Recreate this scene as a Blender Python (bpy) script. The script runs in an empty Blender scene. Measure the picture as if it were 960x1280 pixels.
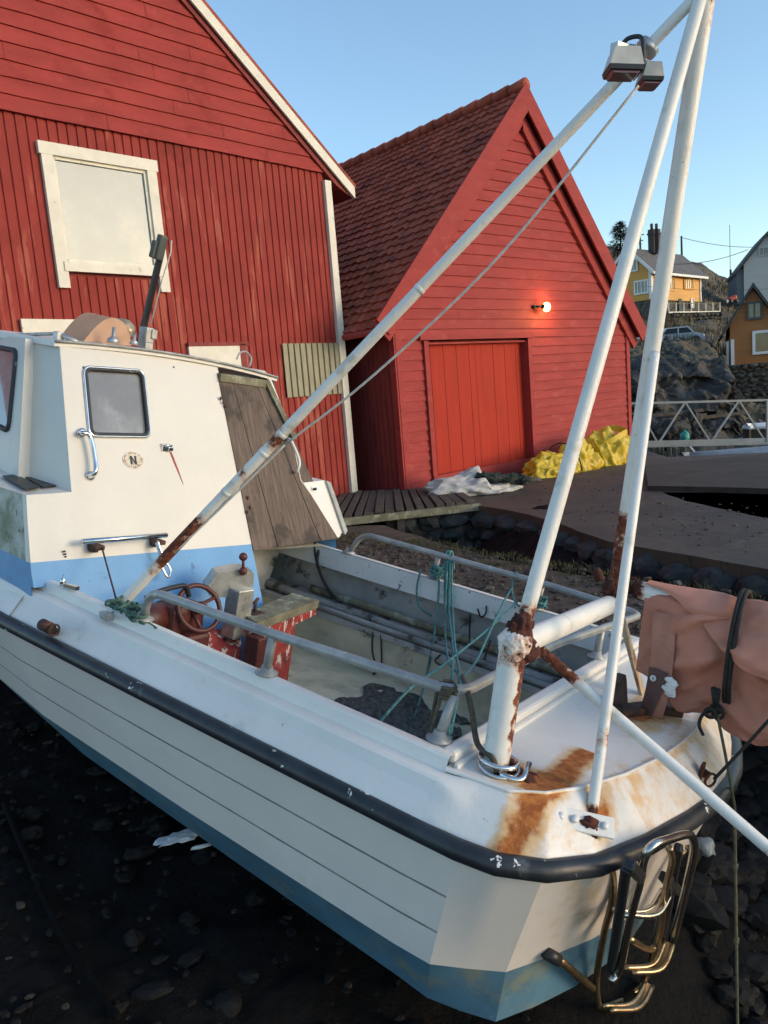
import bpy, bmesh, math, random
from mathutils import Vector, Matrix, noise
random.seed(7)
R = math.radians
V = Vector
scn = bpy.context.scene
COL = scn.collection

# ------------------------------------------------------------------ camera
F_PX = 960.0
PITCH, ROLL = R(8.6), R(4.7)
cF = V((0, math.cos(PITCH), -math.sin(PITCH)))
r0 = V((1, 0, 0)); u0 = V((0, math.sin(PITCH), math.cos(PITCH)))
cR = r0*math.cos(ROLL) - u0*math.sin(ROLL)
cU = r0*math.sin(ROLL) + u0*math.cos(ROLL)
cam = bpy.data.objects.new('camera', bpy.data.cameras.new('camera'))
COL.objects.link(cam)
cam.matrix_world = Matrix(((cR.x, cU.x, -cF.x, 0), (cR.y, cU.y, -cF.y, 0), (cR.z, cU.z, -cF.z, 0), (0, 0, 0, 1)))
cam.data.sensor_fit = 'VERTICAL'; cam.data.sensor_height = 36; cam.data.lens = 27
cam.data.clip_start = 0.05; cam.data.clip_end = 3000
scn.camera = cam

# pixel helpers: camera ray through an image pixel, cut with an assumed plane
def ray(px, py): return cF + cR*((px-480)/F_PX) - cU*((py-640)/F_PX)
def atd(px, py, y):                       # point on the image pixel's ray, y metres ahead
    d = ray(px, py); return d*(y/d.y)
def gz(px, py, z):                        # point on level z
    d = ray(px, py); return d*(z/d.z)
# boat frame: x forward, y to port, z up; origin on the aft coaming
bF = V((-0.7953, 0.5772, 0.1852)).normalized()
bP = V((-0.5611, -0.8168, 0.1350)); bP = (bP - bF*bP.dot(bF)).normalized()
bU = bF.cross(bP)
bO = V((0.644, 2.900, -1.160))
BM = Matrix(((bF.x, bP.x, bU.x, bO.x), (bF.y, bP.y, bU.y, bO.y), (bF.z, bP.z, bU.z, bO.z), (0, 0, 0, 1)))
BI = BM.inverted()
cb = BI @ V((0, 0, 0))
def bpl(px, py, n, c):                    # boat-frame point where n.p = c
    d = BI.to_3x3() @ ray(px, py); n = V(n)
    return cb + d*((c - n.dot(cb))/n.dot(d))
def bx(px, py, v): return bpl(px, py, (1, 0, 0), v)
def by(px, py, v): return bpl(px, py, (0, 1, 0), v)
def bz(px, py, v): return bpl(px, py, (0, 0, 1), v)
def brake(px, py, k=.45, x0=1.95): return bpl(px, py, (1, 0, -k), x0)

# ------------------------------------------------------------------ materials
def mat(name, col, rough=.6, metal=0., var=.15, vs=4., patches=(), bump=0., bs=40., stretch=(1, 1, 1), rust=None,
        spec=.5, emit=None, coat=0., transl=0.):
    """patches: (colour, scale, lo, hi[, stretch]) blended where noise passes from lo to hi"""
    m = bpy.data.materials.new(name); m.use_nodes = True
    nt = m.node_tree; N = nt.nodes; L = nt.links
    b = N['Principled BSDF']
    tc = N.new('ShaderNodeTexCoord')
    def mapped(st):
        mp = N.new('ShaderNodeMapping'); mp.inputs['Scale'].default_value = st
        L.new(tc.outputs['Object'], mp.inputs['Vector']); return mp.outputs['Vector']
    def noise_(scale, st, det=6, ro=.6):
        n = N.new('ShaderNodeTexNoise'); n.inputs['Scale'].default_value = scale
        n.inputs['Detail'].default_value = det; n.inputs['Roughness'].default_value = ro
        L.new(mapped(st), n.inputs['Vector']); return n.outputs['Fac']
    def mr(src, lo, hi, a=0., c=1.):
        n = N.new('ShaderNodeMapRange'); n.interpolation_type = 'SMOOTHSTEP'
        n.inputs['From Min'].default_value = lo; n.inputs['From Max'].default_value = hi
        n.inputs['To Min'].default_value = a; n.inputs['To Max'].default_value = c
        L.new(src, n.inputs['Value']); return n.outputs['Result']
    def mix(fac, a, c):
        n = N.new('ShaderNodeMix'); n.data_type = 'RGBA'
        L.new(fac, n.inputs['Factor'])
        for s, k in ((a, 'A'), (c, 'B')):
            i = [q for q in n.inputs if q.name == k and q.type == 'RGBA'][0]
            if isinstance(s, (tuple, list)): i.default_value = (*s[:3], 1)
            else: L.new(s, i)
        return [q for q in n.outputs if q.type == 'RGBA'][0]
    nz = noise_(vs, stretch)
    c1 = tuple(min(1, x*(1-var)) for x in col); c2 = tuple(min(1, x*(1+var)) for x in col)
    out = mix(mr(nz, .3, .7), c1, c2)
    rsock = None
    for p in patches:
        st = p[4] if len(p) > 4 else (1, 1, 1)
        out = mix(mr(noise_(p[1], st, 8, .65), p[2], p[3]), out, p[0])
    if rust is not None:
        at = N.new('ShaderNodeAttribute'); at.attribute_name = 'rust'
        n1 = noise_(rust.get('scale', 22), rust.get('st', (1, 1, 1)), 8, .7)
        ad = N.new('ShaderNodeMath'); ad.operation = 'ADD'
        L.new(at.outputs['Fac'], ad.inputs[0]); L.new(n1, ad.inputs[1])
        f = mr(ad.outputs[0], rust.get('lo', .95), rust.get('hi', 1.12))
        n2 = noise_(rust.get('scale', 22)*2.3, (1, 1, 1), 6, .7)
        rc = mix(mr(n2, .35, .65), rust.get('c1', (.055, .014, .008)), rust.get('c2', (.22, .065, .02)))
        f0 = mr(ad.outputs[0], rust.get('lo', .95)-rust.get('halo', .16), rust.get('lo', .95)+.06, 0., rust.get('ha', .55))
        out = mix(f0, out, rust.get('hc', (.52, .22, .07)))
        out = mix(f, out, rc)
        rsock = mr(f, 0, 1, rough, .9)
    L.new(out, b.inputs['Base Color'])
    b.inputs['Roughness'].default_value = rough
    if rsock is not None: L.new(rsock, b.inputs['Roughness'])
    b.inputs['Metallic'].default_value = metal
    b.inputs['Specular IOR Level'].default_value = spec
    b.inputs['Coat Weight'].default_value = coat
    if bump:
        bn = N.new('ShaderNodeBump'); bn.inputs['Strength'].default_value = 1.; bn.inputs['Distance'].default_value = bump
        L.new(noise_(bs, stretch, 8, .65), bn.inputs['Height']); L.new(bn.outputs['Normal'], b.inputs['Normal'])
    if emit:
        b.inputs['Emission Color'].default_value = (*emit[:3], 1); b.inputs['Emission Strength'].default_value = emit[3]
    return m

RUST = dict()
M = {}
M['white'] = mat('boat_white_paint', (.73, .71, .67), .38, var=.05, vs=3, bump=.0012, bs=55,
                 patches=[((.50, .49, .43), 5, .60, .78), ((.24, .23, .19), 38, .685, .73), ((.40, .36, .27), 9, .66, .80, (1, 1, .3))],
                 rust=dict(scale=15, lo=.90, hi=1.22, halo=.34, ha=.85, hc=(.62, .37, .13), c1=(.24, .065, .014), c2=(.46, .16, .035)))
M['cabin'] = mat('wheelhouse_cream_paint', (.645, .62, .565), .42, var=.035, vs=2.2, bump=.0012, bs=40,
                 patches=[((.62, .60, .53), 3.5, .62, .8), ((.33, .27, .2), 60, .735, .76), ((.60, .53, .41), 7, .68, .8, (1, 1, .22))],
                 rust=dict(scale=30, lo=1.0, hi=1.2, halo=.2, c1=(.25, .05, .03), c2=(.4, .1, .05), hc=(.6, .3, .2)))
M['moss'] = mat('mossy_white_paint', (.50, .51, .47), .6, var=.2, vs=4, bump=.001, bs=40,
                patches=[((.17, .20, .12), 4.5, .42, .66), ((.10, .12, .06), 17, .56, .68)])
M['blue'] = mat('light_blue_paint', (.11, .30, .57), .45, var=.07, vs=5, bump=.0012, bs=50,
                patches=[((.5, .58, .68), 20, .70, .76), ((.06, .15, .36), 9, .62, .72), ((.05, .07, .10), 34, .70, .73)])
M['hull'] = mat('hull_white_gelcoat', (.79, .735, .695), .3, var=.04, vs=2.5, bump=.0006, bs=30,
                patches=[((.56, .52, .45), 2.6, .56, .78), ((.30, .28, .24), 45, .72, .76), ((.55, .47, .36), 6, .66, .82, (1, 1, .25))],
                rust=dict(scale=18, lo=1.0, hi=1.25, halo=.25, hc=(.6, .42, .2), c1=(.3, .1, .03), c2=(.45, .18, .06)))
M['groove'] = mat('shaded_groove', (.27, .255, .235), .8, var=.3, vs=8)  # dark shade lines between the hull planks, painted into the colour
M['hullblue'] = mat('antifouling_blue', (.078, .175, .25), .55, var=.2, vs=4, bump=.0015, bs=40,
                    patches=[((.20, .22, .17), 5, .52, .72), ((.09, .16, .17), 12, .6, .7), ((.30, .36, .38), 22, .69, .73)])
M['rubber'] = mat('black_rub_rail', (.022, .026, .032), .42, var=.3, vs=10, bump=.001, bs=60,
                  patches=[((.10, .11, .12), 7, .6, .74), ((.75, .75, .72), 17, .648, .655), ((.6, .6, .58), 46, .735, .75)])
M['pole'] = mat('white_pole_paint', (.74, .73, .69), .42, var=.05, vs=6, bump=.0015, bs=70,
                patches=[((.52, .50, .43), 8, .55, .72), ((.58, .44, .28), 5, .62, .80, (3, 3, .6)), ((.26, .13, .07), 42, .695, .73)],
                rust=dict(scale=26, lo=.95, hi=1.08, halo=.14, ha=.6, c1=(.05, .012, .009), c2=(.22, .055, .018), hc=(.50, .20, .06)))
M['galv'] = mat('galvanised_pipe', (.33, .335, .33), .48, metal=.35, var=.2, vs=9, bump=.0008, bs=80,
                patches=[((.50, .50, .48), 12, .55, .7), ((.20, .16, .12), 25, .66, .74)])
M['steel'] = mat('stainless_steel', (.62, .60, .56), .22, metal=1., var=.1, vs=9, patches=[((.30, .22, .12), 14, .55, .75)], bump=.0004, bs=70)
M['steelbrown'] = mat('tarnished_steel', (.36, .26, .15), .3, metal=.9, var=.25, vs=12, patches=[((.14, .08, .04), 16, .52, .72)], bump=.0008, bs=60)
M['chrome'] = mat('chrome', (.70, .70, .70), .15, metal=1., var=.08, vs=20)
M['alum'] = mat('cast_aluminium', (.46, .46, .44), .42, metal=.7, var=.2, vs=14, patches=[((.2, .19, .17), 24, .6, .7)], bump=.001, bs=60)
M['glassdark'] = mat('cloudy_window', (.215, .21, .205), .12, var=.2, vs=2.5, spec=.9, patches=[((.36, .37, .37), 2.2, .5, .75), ((.5, .5, .49), 30, .73, .76)])
M['rubseal'] = mat('window_seal', (.03, .035, .04), .6, var=.2, patches=[((.45, .44, .40), 30, .62, .7)])
M['wood'] = mat('weathered_plywood', (.125, .092, .074), .85, var=.28, vs=3.2, stretch=(3, 16, 1.1), bump=.003, bs=5,
                patches=[((.055, .043, .036), 3.0, .50, .60), ((.20, .155, .125), 4, .55, .78, (3, 22, 1)), ((.03, .026, .022), 8, .66, .74), ((.07, .06, .05), 6, .60, .68, (2, 30, .8))])
M['woodmoss'] = mat('mossy_wood', (.16, .15, .10), .9, var=.3, vs=8, bump=.003, bs=30, patches=[((.30, .31, .24), 14, .52, .65), ((.05, .05, .035), 20, .6, .7)])
M['planks'] = mat('grey_boardwalk_wood', (.075, .058, .045), .85, var=.35, vs=3, stretch=(4, 4, 1), bump=.004, bs=14, patches=[((.15, .125, .1), 6, .58, .7)])
M['redpeel'] = mat('peeling_red_paint', (.30, .035, .03), .6, var=.2, vs=8, bump=.003, bs=25,
                   patches=[((.55, .50, .44), 24, .535, .57, (1, 1, .33)), ((.09, .025, .02), 15, .55, .62)])
M['redmetal'] = mat('dull_red_metal', (.085, .018, .015), .5, var=.25, vs=12, bump=.001, bs=50, patches=[((.06, .02, .015), 14, .56, .7), ((.35, .2, .17), 30, .7, .74)])
M['darkmetal'] = mat('dark_rusty_steel', (.055, .028, .022), .75, var=.4, vs=18, bump=.0025, bs=40, patches=[((.16, .05, .02), 16, .55, .68)])
M['rusty'] = mat('rust_scale', (.065, .017, .011), .92, var=.45, vs=30, bump=.004, bs=45, patches=[((.24, .07, .022), 20, .60, .72), ((.03, .012, .01), 26, .58, .68)])
M['liner'] = mat('cockpit_liner_dirty', (.60, .55, .41), .6, var=.12, vs=3, bump=.0015, bs=30,
                 patches=[((.34, .34, .24), 2.6, .46, .7), ((.14, .14, .10), 8, .62, .72), ((.05, .05, .04), 30, .68, .72)])
M['linerwhite'] = mat('coaming_inner_white', (.70, .71, .70), .5, var=.06, vs=4, bump=.001, bs=40,
                      patches=[((.10, .10, .09), 26, .62, .67), ((.40, .39, .35), 6, .6, .74), ((.15, .15, .13), 60, .70, .73)])
M['linergrey'] = mat('cockpit_grey_paint', (.40, .40, .385), .6, var=.2, vs=5, bump=.001, bs=30, patches=[((.07, .07, .06), 8, .55, .68)])
M['debris'] = mat('wet_debris', (.07, .07, .062), .7, var=.6, vs=40, bump=.01, bs=60, patches=[((.22, .22, .2), 50, .6, .68)])
M['oldpipe'] = mat('old_grey_pipe', (.24, .24, .235), .55, var=.3, vs=8, bump=.001, bs=40, stretch=(.4, 2, 2),
                   patches=[((.36, .36, .35), 11, .6, .66, (.5, 2, 2)), ((.04, .038, .03), 9, .55, .66)])
M['rubhose'] = mat('black_hose', (.018, .018, .02), .5, var=.3)
M['cord'] = mat('dark_cord', (.022, .02, .017), .85, var=.3, vs=60, bump=.002, bs=200)
M['rope'] = mat('teal_rope', (.07, .21, .22), .85, var=.35, vs=60, bump=.003, bs=260, patches=[((.24, .38, .37), 40, .58, .7)])
M['ropegreen'] = mat('green_tangle_rope', (.06, .13, .10), .9, var=.4, vs=60, bump=.003, bs=260, patches=[((.24, .32, .28), 50, .56, .66)])
M['ropebrown'] = mat('brown_cord', (.085, .07, .05), .9, var=.3, vs=60, bump=.002, bs=220)
M['ropeolive'] = mat('olive_line', (.10, .095, .055), .9, var=.3, vs=60, bump=.001, bs=220)
M['ropewhite'] = mat('white_line', (.55, .52, .48), .8, var=.15, vs=40)
M['sail'] = mat('salmon_sailcloth', (.53, .215, .142), .72, var=.10, vs=2.5, bump=.0015, bs=60,
                patches=[((.58, .30, .22), 2.4, .5, .75), ((.40, .14, .09), 4, .6, .8), ((.36, .30, .25), 26, .72, .75)])
M['sailedge'] = mat('faded_sail_hem', (.43, .19, .135), .8, var=.15, vs=8, bump=.001, bs=80, patches=[((.25, .16, .12), 9, .55, .7)])
M['sailpatch'] = mat('dark_sail_patch', (.13, .065, .055), .7, var=.25, vs=10, bump=.001, bs=60, patches=[((.20, .15, .14), 12, .6, .7)])
M['paintwhite'] = mat('white_paint_smear', (.72, .72, .71), .6, var=.1, vs=20)
M['lamphouse'] = mat('grey_lamp_housing', (.55, .54, .50), .5, var=.12, vs=12, bump=.0008, bs=60, patches=[((.22, .21, .19), 10, .6, .72)])
M['black'] = mat('black_plastic', (.02, .02, .022), .45, var=.2)
M['tanlamp'] = mat('dull_tan_lamp', (.42, .33, .22), .35, metal=.4, var=.2, vs=18, patches=[((.15, .11, .10), 12, .55, .68)])
M['lens'] = mat('reddish_lamp_lens', (.24, .11, .10), .12, var=.15, spec=.8)
M['brownplastic'] = mat('tan_cowl', (.42, .24, .15), .55, var=.1, vs=8)
M['redhull'] = mat('hut_red_paint', (.30, .044, .038), .75, spec=.2, var=.12, vs=1.5, bump=.0025, bs=18, stretch=(1, 1, 3),
                   patches=[((.24, .030, .026), 2.2, .52, .72), ((.36, .075, .06), 6, .6, .75), ((.05, .012, .012), 30, .71, .75)])
M['corr'] = mat('corrugated_red_faded', (.255, .034, .027), .7, spec=.2, var=.12, vs=2, bump=.0008, bs=30,
                patches=[((.35, .082, .056), 1.1, .555, .62, (3.6, 3.6, .5)), ((.19, .024, .019), 1.3, .55, .75), ((.33, .08, .055), 9, .67, .74, (1, 1, .35))])
M['corrpatch'] = mat('olive_corrugated_plastic', (.225, .21, .14), .5, var=.15, vs=6, stretch=(2, 2, .5), patches=[((.15, .14, .08), 7, .55, .7, (2, 2, .4))])
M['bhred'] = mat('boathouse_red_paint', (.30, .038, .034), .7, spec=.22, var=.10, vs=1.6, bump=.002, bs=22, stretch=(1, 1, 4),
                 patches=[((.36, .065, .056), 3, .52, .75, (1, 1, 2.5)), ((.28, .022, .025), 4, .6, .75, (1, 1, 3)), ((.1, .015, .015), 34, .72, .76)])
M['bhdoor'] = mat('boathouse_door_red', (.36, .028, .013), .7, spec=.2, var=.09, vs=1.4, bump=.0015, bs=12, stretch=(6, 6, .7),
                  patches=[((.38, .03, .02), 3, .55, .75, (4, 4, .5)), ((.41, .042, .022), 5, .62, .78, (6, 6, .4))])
M['bhside'] = mat('boathouse_side_shaded_red', (.20, .022, .02), .7, var=.2, vs=3, bump=.003, bs=10, stretch=(5, 5, .5), patches=[((.10, .012, .012), 4, .55, .72, (5, 5, .4))])  # shade of the unlit boathouse side put into a darker red
M['tile'] = mat('red_roof_tile', (.34, .088, .052), .85, spec=.2, var=.28, vs=3.5, bump=.002, bs=30, patches=[((.20, .055, .042), 2, .52, .7), ((.40, .14, .10), 9, .62, .72), ((.2, .19, .14), 30, .74, .77)])
M['trimwhite'] = mat('old_white_trim', (.66, .63, .54), .6, var=.07, vs=4, bump=.0015, bs=30, patches=[((.36, .31, .24), 9, .62, .72), ((.16, .12, .09), 16, .69, .74)])
M['pane'] = mat('window_glass_pale', (.145, .195, .195), .10, var=.15, vs=.9, spec=.42, patches=[((.30, .30, .26), .9, .5, .8)])  # pale base and patches stand in for sky reflected in the glass
M['concrete'] = mat('wet_brown_concrete', (.074, .051, .033), .75, var=.3, vs=1.1, bump=.012, bs=9,
                    patches=[((.05, .042, .034), .8, .5, .7), ((.13, .10, .072), 2.6, .55, .75), ((.035, .028, .02), 7, .60, .66, (1, 4, 1)), ((.16, .13, .10), 30, .68, .72)])
M['slab'] = mat('dark_grey_slab', (.048, .037, .028), .95, var=.25, vs=1.3, bump=.003, bs=12, patches=[((.075, .066, .058), 1.6, .58, .72), ((.03, .024, .02), 3, .55, .7)])
M['gravel'] = mat('brown_quay_ground', (.095, .066, .042), .9, var=.35, vs=5, bump=.02, bs=26,
                  patches=[((.05, .043, .033), 2.2, .5, .68), ((.12, .105, .06), 3.5, .58, .72), ((.05, .02, .015), 7, .66, .72), ((.19, .17, .14), 40, .68, .73)])
M['stone'] = mat('dark_quay_stone', (.040, .040, .038), .85, var=.45, vs=6, bump=.02, bs=12, patches=[((.085, .08, .07), 5, .58, .7), ((.02, .02, .02), 9, .55, .65)])
M['capstone'] = mat('pale_quay_capstone', (.08, .073, .06), .9, var=.3, vs=6, bump=.01, bs=20, patches=[((.14, .13, .11), 8, .6, .72)])
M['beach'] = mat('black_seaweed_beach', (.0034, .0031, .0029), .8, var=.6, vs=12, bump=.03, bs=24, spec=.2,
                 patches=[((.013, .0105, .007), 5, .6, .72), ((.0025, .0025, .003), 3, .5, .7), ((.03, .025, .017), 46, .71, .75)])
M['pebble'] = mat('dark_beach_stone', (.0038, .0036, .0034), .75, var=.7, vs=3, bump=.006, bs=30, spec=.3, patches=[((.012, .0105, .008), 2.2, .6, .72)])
M['rail_iron'] = mat('slimy_iron_rail', (.0022, .0027, .0025), .9, spec=.15, var=.4, vs=9, bump=.004, bs=40)
M['water'] = mat('dark_sea_water', (.008, .012, .014), .08, var=.2, bump=.02, bs=3)
M['rock'] = mat('dark_hill_rock', (.060, .055, .049), .95, var=.5, vs=.55, bump=.15, bs=1.4,
                patches=[((.11, .085, .05), .5, .55, .68), ((.018, .018, .018), .9, .54, .66), ((.10, .094, .086), 2.5, .60, .72), ((.012, .012, .012), 3.2, .57, .63, (1, 1, .5))])
M['hill'] = mat('dry_grass_hill', (.135, .106, .058), 1., var=.3, vs=.5, bump=.1, bs=2.5,
                patches=[((.06, .055, .045), .35, .5, .62), ((.09, .05, .035), .8, .56, .7), ((.05, .05, .03), 1.6, .58, .7)])
M['bush'] = mat('red_brown_bush', (.075, .032, .026), .9, var=.4, vs=3)
M['needles'] = mat('spruce_needles', (.018, .034, .022), .9, var=.4, vs=1.2)
M['bark'] = mat('bark', (.05, .04, .032), .9, var=.3)
M['yellow'] = mat('yellow_cladding', (.62, .31, .06), .6, var=.06, vs=2, bump=.004, bs=3, stretch=(.2, .2, 6))
M['orange'] = mat('orange_cladding', (.36, .135, .035), .6, var=.08, vs=2, bump=.004, bs=3, stretch=(.2, .2, 6))
M['greywhite'] = mat('grey_white_cladding', (.36, .38, .38), .6, var=.05, vs=2, bump=.004, bs=3, stretch=(.2, .2, 6))
M['greyside'] = mat('shaded_grey_cladding', (.10, .115, .125), .6, var=.05, vs=2)  # shade on the pale house's side wall put into the colour
M['slate'] = mat('slate_roof', (.11, .105, .10), .7, var=.2, vs=3, bump=.01, bs=6, patches=[((.17, .15, .13), 2, .55, .7)])
M['slatedark'] = mat('dark_slate_roof', (.045, .05, .052), .7, var=.2, vs=3, bump=.01, bs=6)
M['wtrim'] = mat('white_window_trim', (.72, .72, .70), .55, var=.04)
M['gtrim'] = mat('grey_green_trim', (.075, .085, .075), .6, var=.08)
M['housepane'] = mat('house_glass', (.06, .065, .07), .06, var=.2, spec=1.)
M['glarepane'] = mat('glare_painted_glass', (.84, .79, .60), .2, var=.06, vs=3, spec=1.)  # bright reflection in the house windows painted in as a pale colour
M['basestone'] = mat('basement_stone', (.085, .078, .066), .95, var=.5, vs=3, bump=.08, bs=5, patches=[((.035, .033, .03), 3.4, .55, .62), ((.16, .15, .13), 4, .62, .7)])
M['chimney'] = mat('chimney_brick', (.06, .05, .05), .9, var=.2)
M['yellowsack'] = mat('yellow_sack', (.56, .40, .025), .5, var=.10, vs=4, bump=.004, bs=14, patches=[((.46, .25, .01), 2.2, .52, .70), ((.60, .50, .09), 5, .62, .8)])
M['whitesack'] = mat('dirty_white_sack', (.48, .46, .43), .6, var=.12, vs=6, bump=.01, bs=16, patches=[((.30, .28, .25), 5, .55, .7)])
M['net'] = mat('dark_green_net', (.03, .04, .035), .9, var=.5, vs=20, bump=.02, bs=40)
M['alutruss'] = mat('aluminium_truss', (.27, .275, .28), .4, metal=.6, var=.1)
M['carwhite'] = mat('white_car_paint', (.70, .71, .72), .25, var=.03)
M['oldboat'] = mat('brown_boat_planks', (.075, .055, .04), .7, var=.3, vs=3, stretch=(.4, 1, 4))
M['maroon'] = mat('maroon_boat_hull', (.05, .012, .012), .5, var=.3, vs=3)
M['greycover'] = mat('grey_boat_cover', (.20, .22, .24), .5, var=.2, vs=2)
M['turq'] = mat('turquoise_float', (.03, .30, .26), .5, var=.2)
M['redthing'] = mat('red_machine_paint', (.42, .05, .03), .5, var=.1)
M['bulb'] = mat('lit_bulb', (1, .8, .4), .3, emit=(1., .58, .10, 9))
M['letter'] = mat('black_letter', (.02, .02, .022), .5)
M['sticker'] = mat('worn_sticker', (.60, .56, .47), .55, var=.05, patches=[((.42, .24, .17), 70, .54, .60), ((.36, .34, .28), 45, .55, .64)])

# ------------------------------------------------------------------ mesh builder
class MB:
    def __init__(self): self.v = []; self.f = []; self.mi = []; self.w = []; self.sm = []
    def add(self, vs, fs, mi=0, w=None, smooth=False):
        o = len(self.v); self.v += [V(p) for p in vs]
        self.w += list(w) if w is not None else [0.]*len(vs)
        for f in fs: self.f.append([i+o for i in f]); self.mi.append(mi); self.sm.append(smooth)
        return self
    def box(self, c, s, X=None, Y=None, Z=None, mi=0, bev=0.):
        X = V(X or (1, 0, 0)); Y = V(Y or (0, 1, 0)); Z = V(Z or (0, 0, 1)); c = V(c); hx, hy, hz = s[0]/2, s[1]/2, s[2]/2
        if not bev:
            vs = [c+X*(a*hx)+Y*(b*hy)+Z*(d*hz) for d in (-1, 1) for b in (-1, 1) for a in (-1, 1)]
            return self.add(vs, [(0, 2, 3, 1), (4, 5, 7, 6), (0, 1, 5, 4), (2, 6, 7, 3), (0, 4, 6, 2), (1, 3, 7, 5)], mi)
        bm = bmesh.new(); bmesh.ops.create_cube(bm, size=1)
        for q in bm.verts: q.co = V((q.co.x*s[0], q.co.y*s[1], q.co.z*s[2]))
        bmesh.ops.bevel(bm, geom=bm.edges[:], offset=bev, segments=2, profile=.5, affect='EDGES')
        bm.verts.index_update()
        self.add([c+X*q.co.x+Y*q.co.y+Z*q.co.z for q in bm.verts], [[q.index for q in f.verts] for f in bm.faces], mi); bm.free(); return self
    def beam(self, a, b, w, h, up=(0, 0, 1), mi=0, bev=0.):
        a = V(a); b = V(b); X = (b-a); l = X.length; X.normalize(); Y = V(up).cross(X)
        if Y.length < 1e-5: Y = V((0, 1, 0)).cross(X)
        Y.normalize(); Z = X.cross(Y); return self.box((a+b)/2, (l, w, h), X, Y, Z, mi, bev)
    def tube(self, pts, r, n=10, cap=True, mi=0, wf=None, flat=1.):
        pts = [V(p) for p in pts]; m = len(pts)
        rs = r if isinstance(r, (list, tuple)) else [r]*m
        T = [((pts[min(i+1, m-1)]-pts[max(i-1, 0)]).normalized()) for i in range(m)]
        up = V((0, 0, 1)) if abs(T[0].z) < .9 else V((1, 0, 0))
        A = T[0].cross(up).normalized(); vs = []; w = []
        for i in range(m):
            A = (A-T[i]*A.dot(T[i])).normalized(); B = T[i].cross(A)
            for k in range(n):
                a = 2*math.pi*k/n; p = pts[i]+(A*math.cos(a)+B*math.sin(a)*flat)*rs[i]
                vs.append(p); w.append(wf(p, i/(m-1)) if wf else 0.)
        fs = [(i*n+k, i*n+(k+1) % n, (i+1)*n+(k+1) % n, (i+1)*n+k) for i in range(m-1) for k in range(n)]
        if cap: fs += [tuple(range(n))[::-1], tuple(range((m-1)*n, m*n))]
        return self.add(vs, fs, mi, w, True)
    def lathe(self, prof, c, X, Y, Z, n=20, mi=0):
        c = V(c); X = V(X); Y = V(Y); Z = V(Z); m = len(prof)
        vs = [c+Z*z+(X*math.cos(2*math.pi*k/n)+Y*math.sin(2*math.pi*k/n))*r for (r, z) in prof for k in range(n)]
        fs = [(i*n+k, i*n+(k+1) % n, (i+1)*n+(k+1) % n, (i+1)*n+k) for i in range(m-1) for k in range(n)]
        fs += [tuple(range(n))[::-1], tuple(range((m-1)*n, m*n))]
        return self.add(vs, fs, mi, None, True)
    def torus(self, c, R_, r, X, Y, n=28, k=8, mi=0):
        pts = [V(c)+V(X)*(R_*math.cos(2*math.pi*i/n))+V(Y)*(R_*math.sin(2*math.pi*i/n)) for i in range(n+1)]
        return self.tube(pts, r, k, False, mi)
    def grid(self, f, nu, nv, mi=0, wf=None, smooth=True, closeu=False):
        vs = [V(f(i/nu, j/nv)) for j in range(nv+1) for i in range(nu+1)]
        w = [wf(p) for p in vs] if wf else None
        fs = [(j*(nu+1)+i, j*(nu+1)+i+1, (j+1)*(nu+1)+i+1, (j+1)*(nu+1)+i) for j in range(nv) for i in range(nu)]
        return self.add(vs, fs, mi, w, smooth)
    def prism(self, poly, d, mi=0):               # poly: 3D points in a plane, extruded by vector d
        n = len(poly); a = [V(p) for p in poly]; b = [p+V(d) for p in a]
        return self.add(a+b, [tuple(range(n))[::-1], tuple(range(n, 2*n))]+[(i, (i+1) % n, n+(i+1) % n, n+i) for i in range(n)], mi)
    def blob(self, c, s, X=(1, 0, 0), Y=(0, 1, 0), Z=(0, 0, 1), amp=.2, fr=2., sub=3, seed=0, mi=0, flatz=None):
        bm = bmesh.new(); bmesh.ops.create_icosphere(bm, subdivisions=sub, radius=1); bm.verts.index_update()
        vs = []
        for q in bm.verts:
            p = q.co.copy(); k = 1+amp*noise.fractal(p*fr+V((seed*3.1, seed*1.7, seed)), .6, 2., 4)
            p = p*k; p = V((p.x*s[0], p.y*s[1], p.z*s[2]))
            if flatz is not None and p.z < flatz: p.z = flatz+(p.z-flatz)*.08
            vs.append(V(c)+V(X)*p.x+V(Y)*p.y+V(Z)*p.z)
        self.add(vs, [[q.index for q in f.verts] for f in bm.faces], mi, None, sub > 1); bm.free(); return self

def smooth_path(pts, k=8):
    P = [V(p) for p in pts]; P = [P[0]*2-P[1]]+P+[P[-1]*2-P[-2]]; out = []
    for i in range(1, len(P)-2):
        for j in range(k):
            t = j/k; a, b, c, d = P[i-1:i+3]
            out.append(.5*((2*b)+(c-a)*t+(2*a-5*b+4*c-d)*t*t+(3*b-a-3*c+d)*t**3))
    out.append(P[-2]); return out
def bend(pts, r=.05, k=5):                        # polyline with rounded corners
    P = [V(p) for p in pts]; out = [P[0]]
    for i in range(1, len(P)-1):
        a = (P[i-1]-P[i]); b = (P[i+1]-P[i]); q = min(r, a.length*.45, b.length*.45)
        A = P[i]+a.normalized()*q; B = P[i]+b.normalized()*q
        for j in range(k+1):
            t = j/k; out.append(A*(1-t)**2+P[i]*2*t*(1-t)+B*t*t)
    out.append(P[-1]); return out
def lin(a, b, n): a = V(a); b = V(b); return [a.lerp(b, i/n) for i in range(n+1)]

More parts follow.
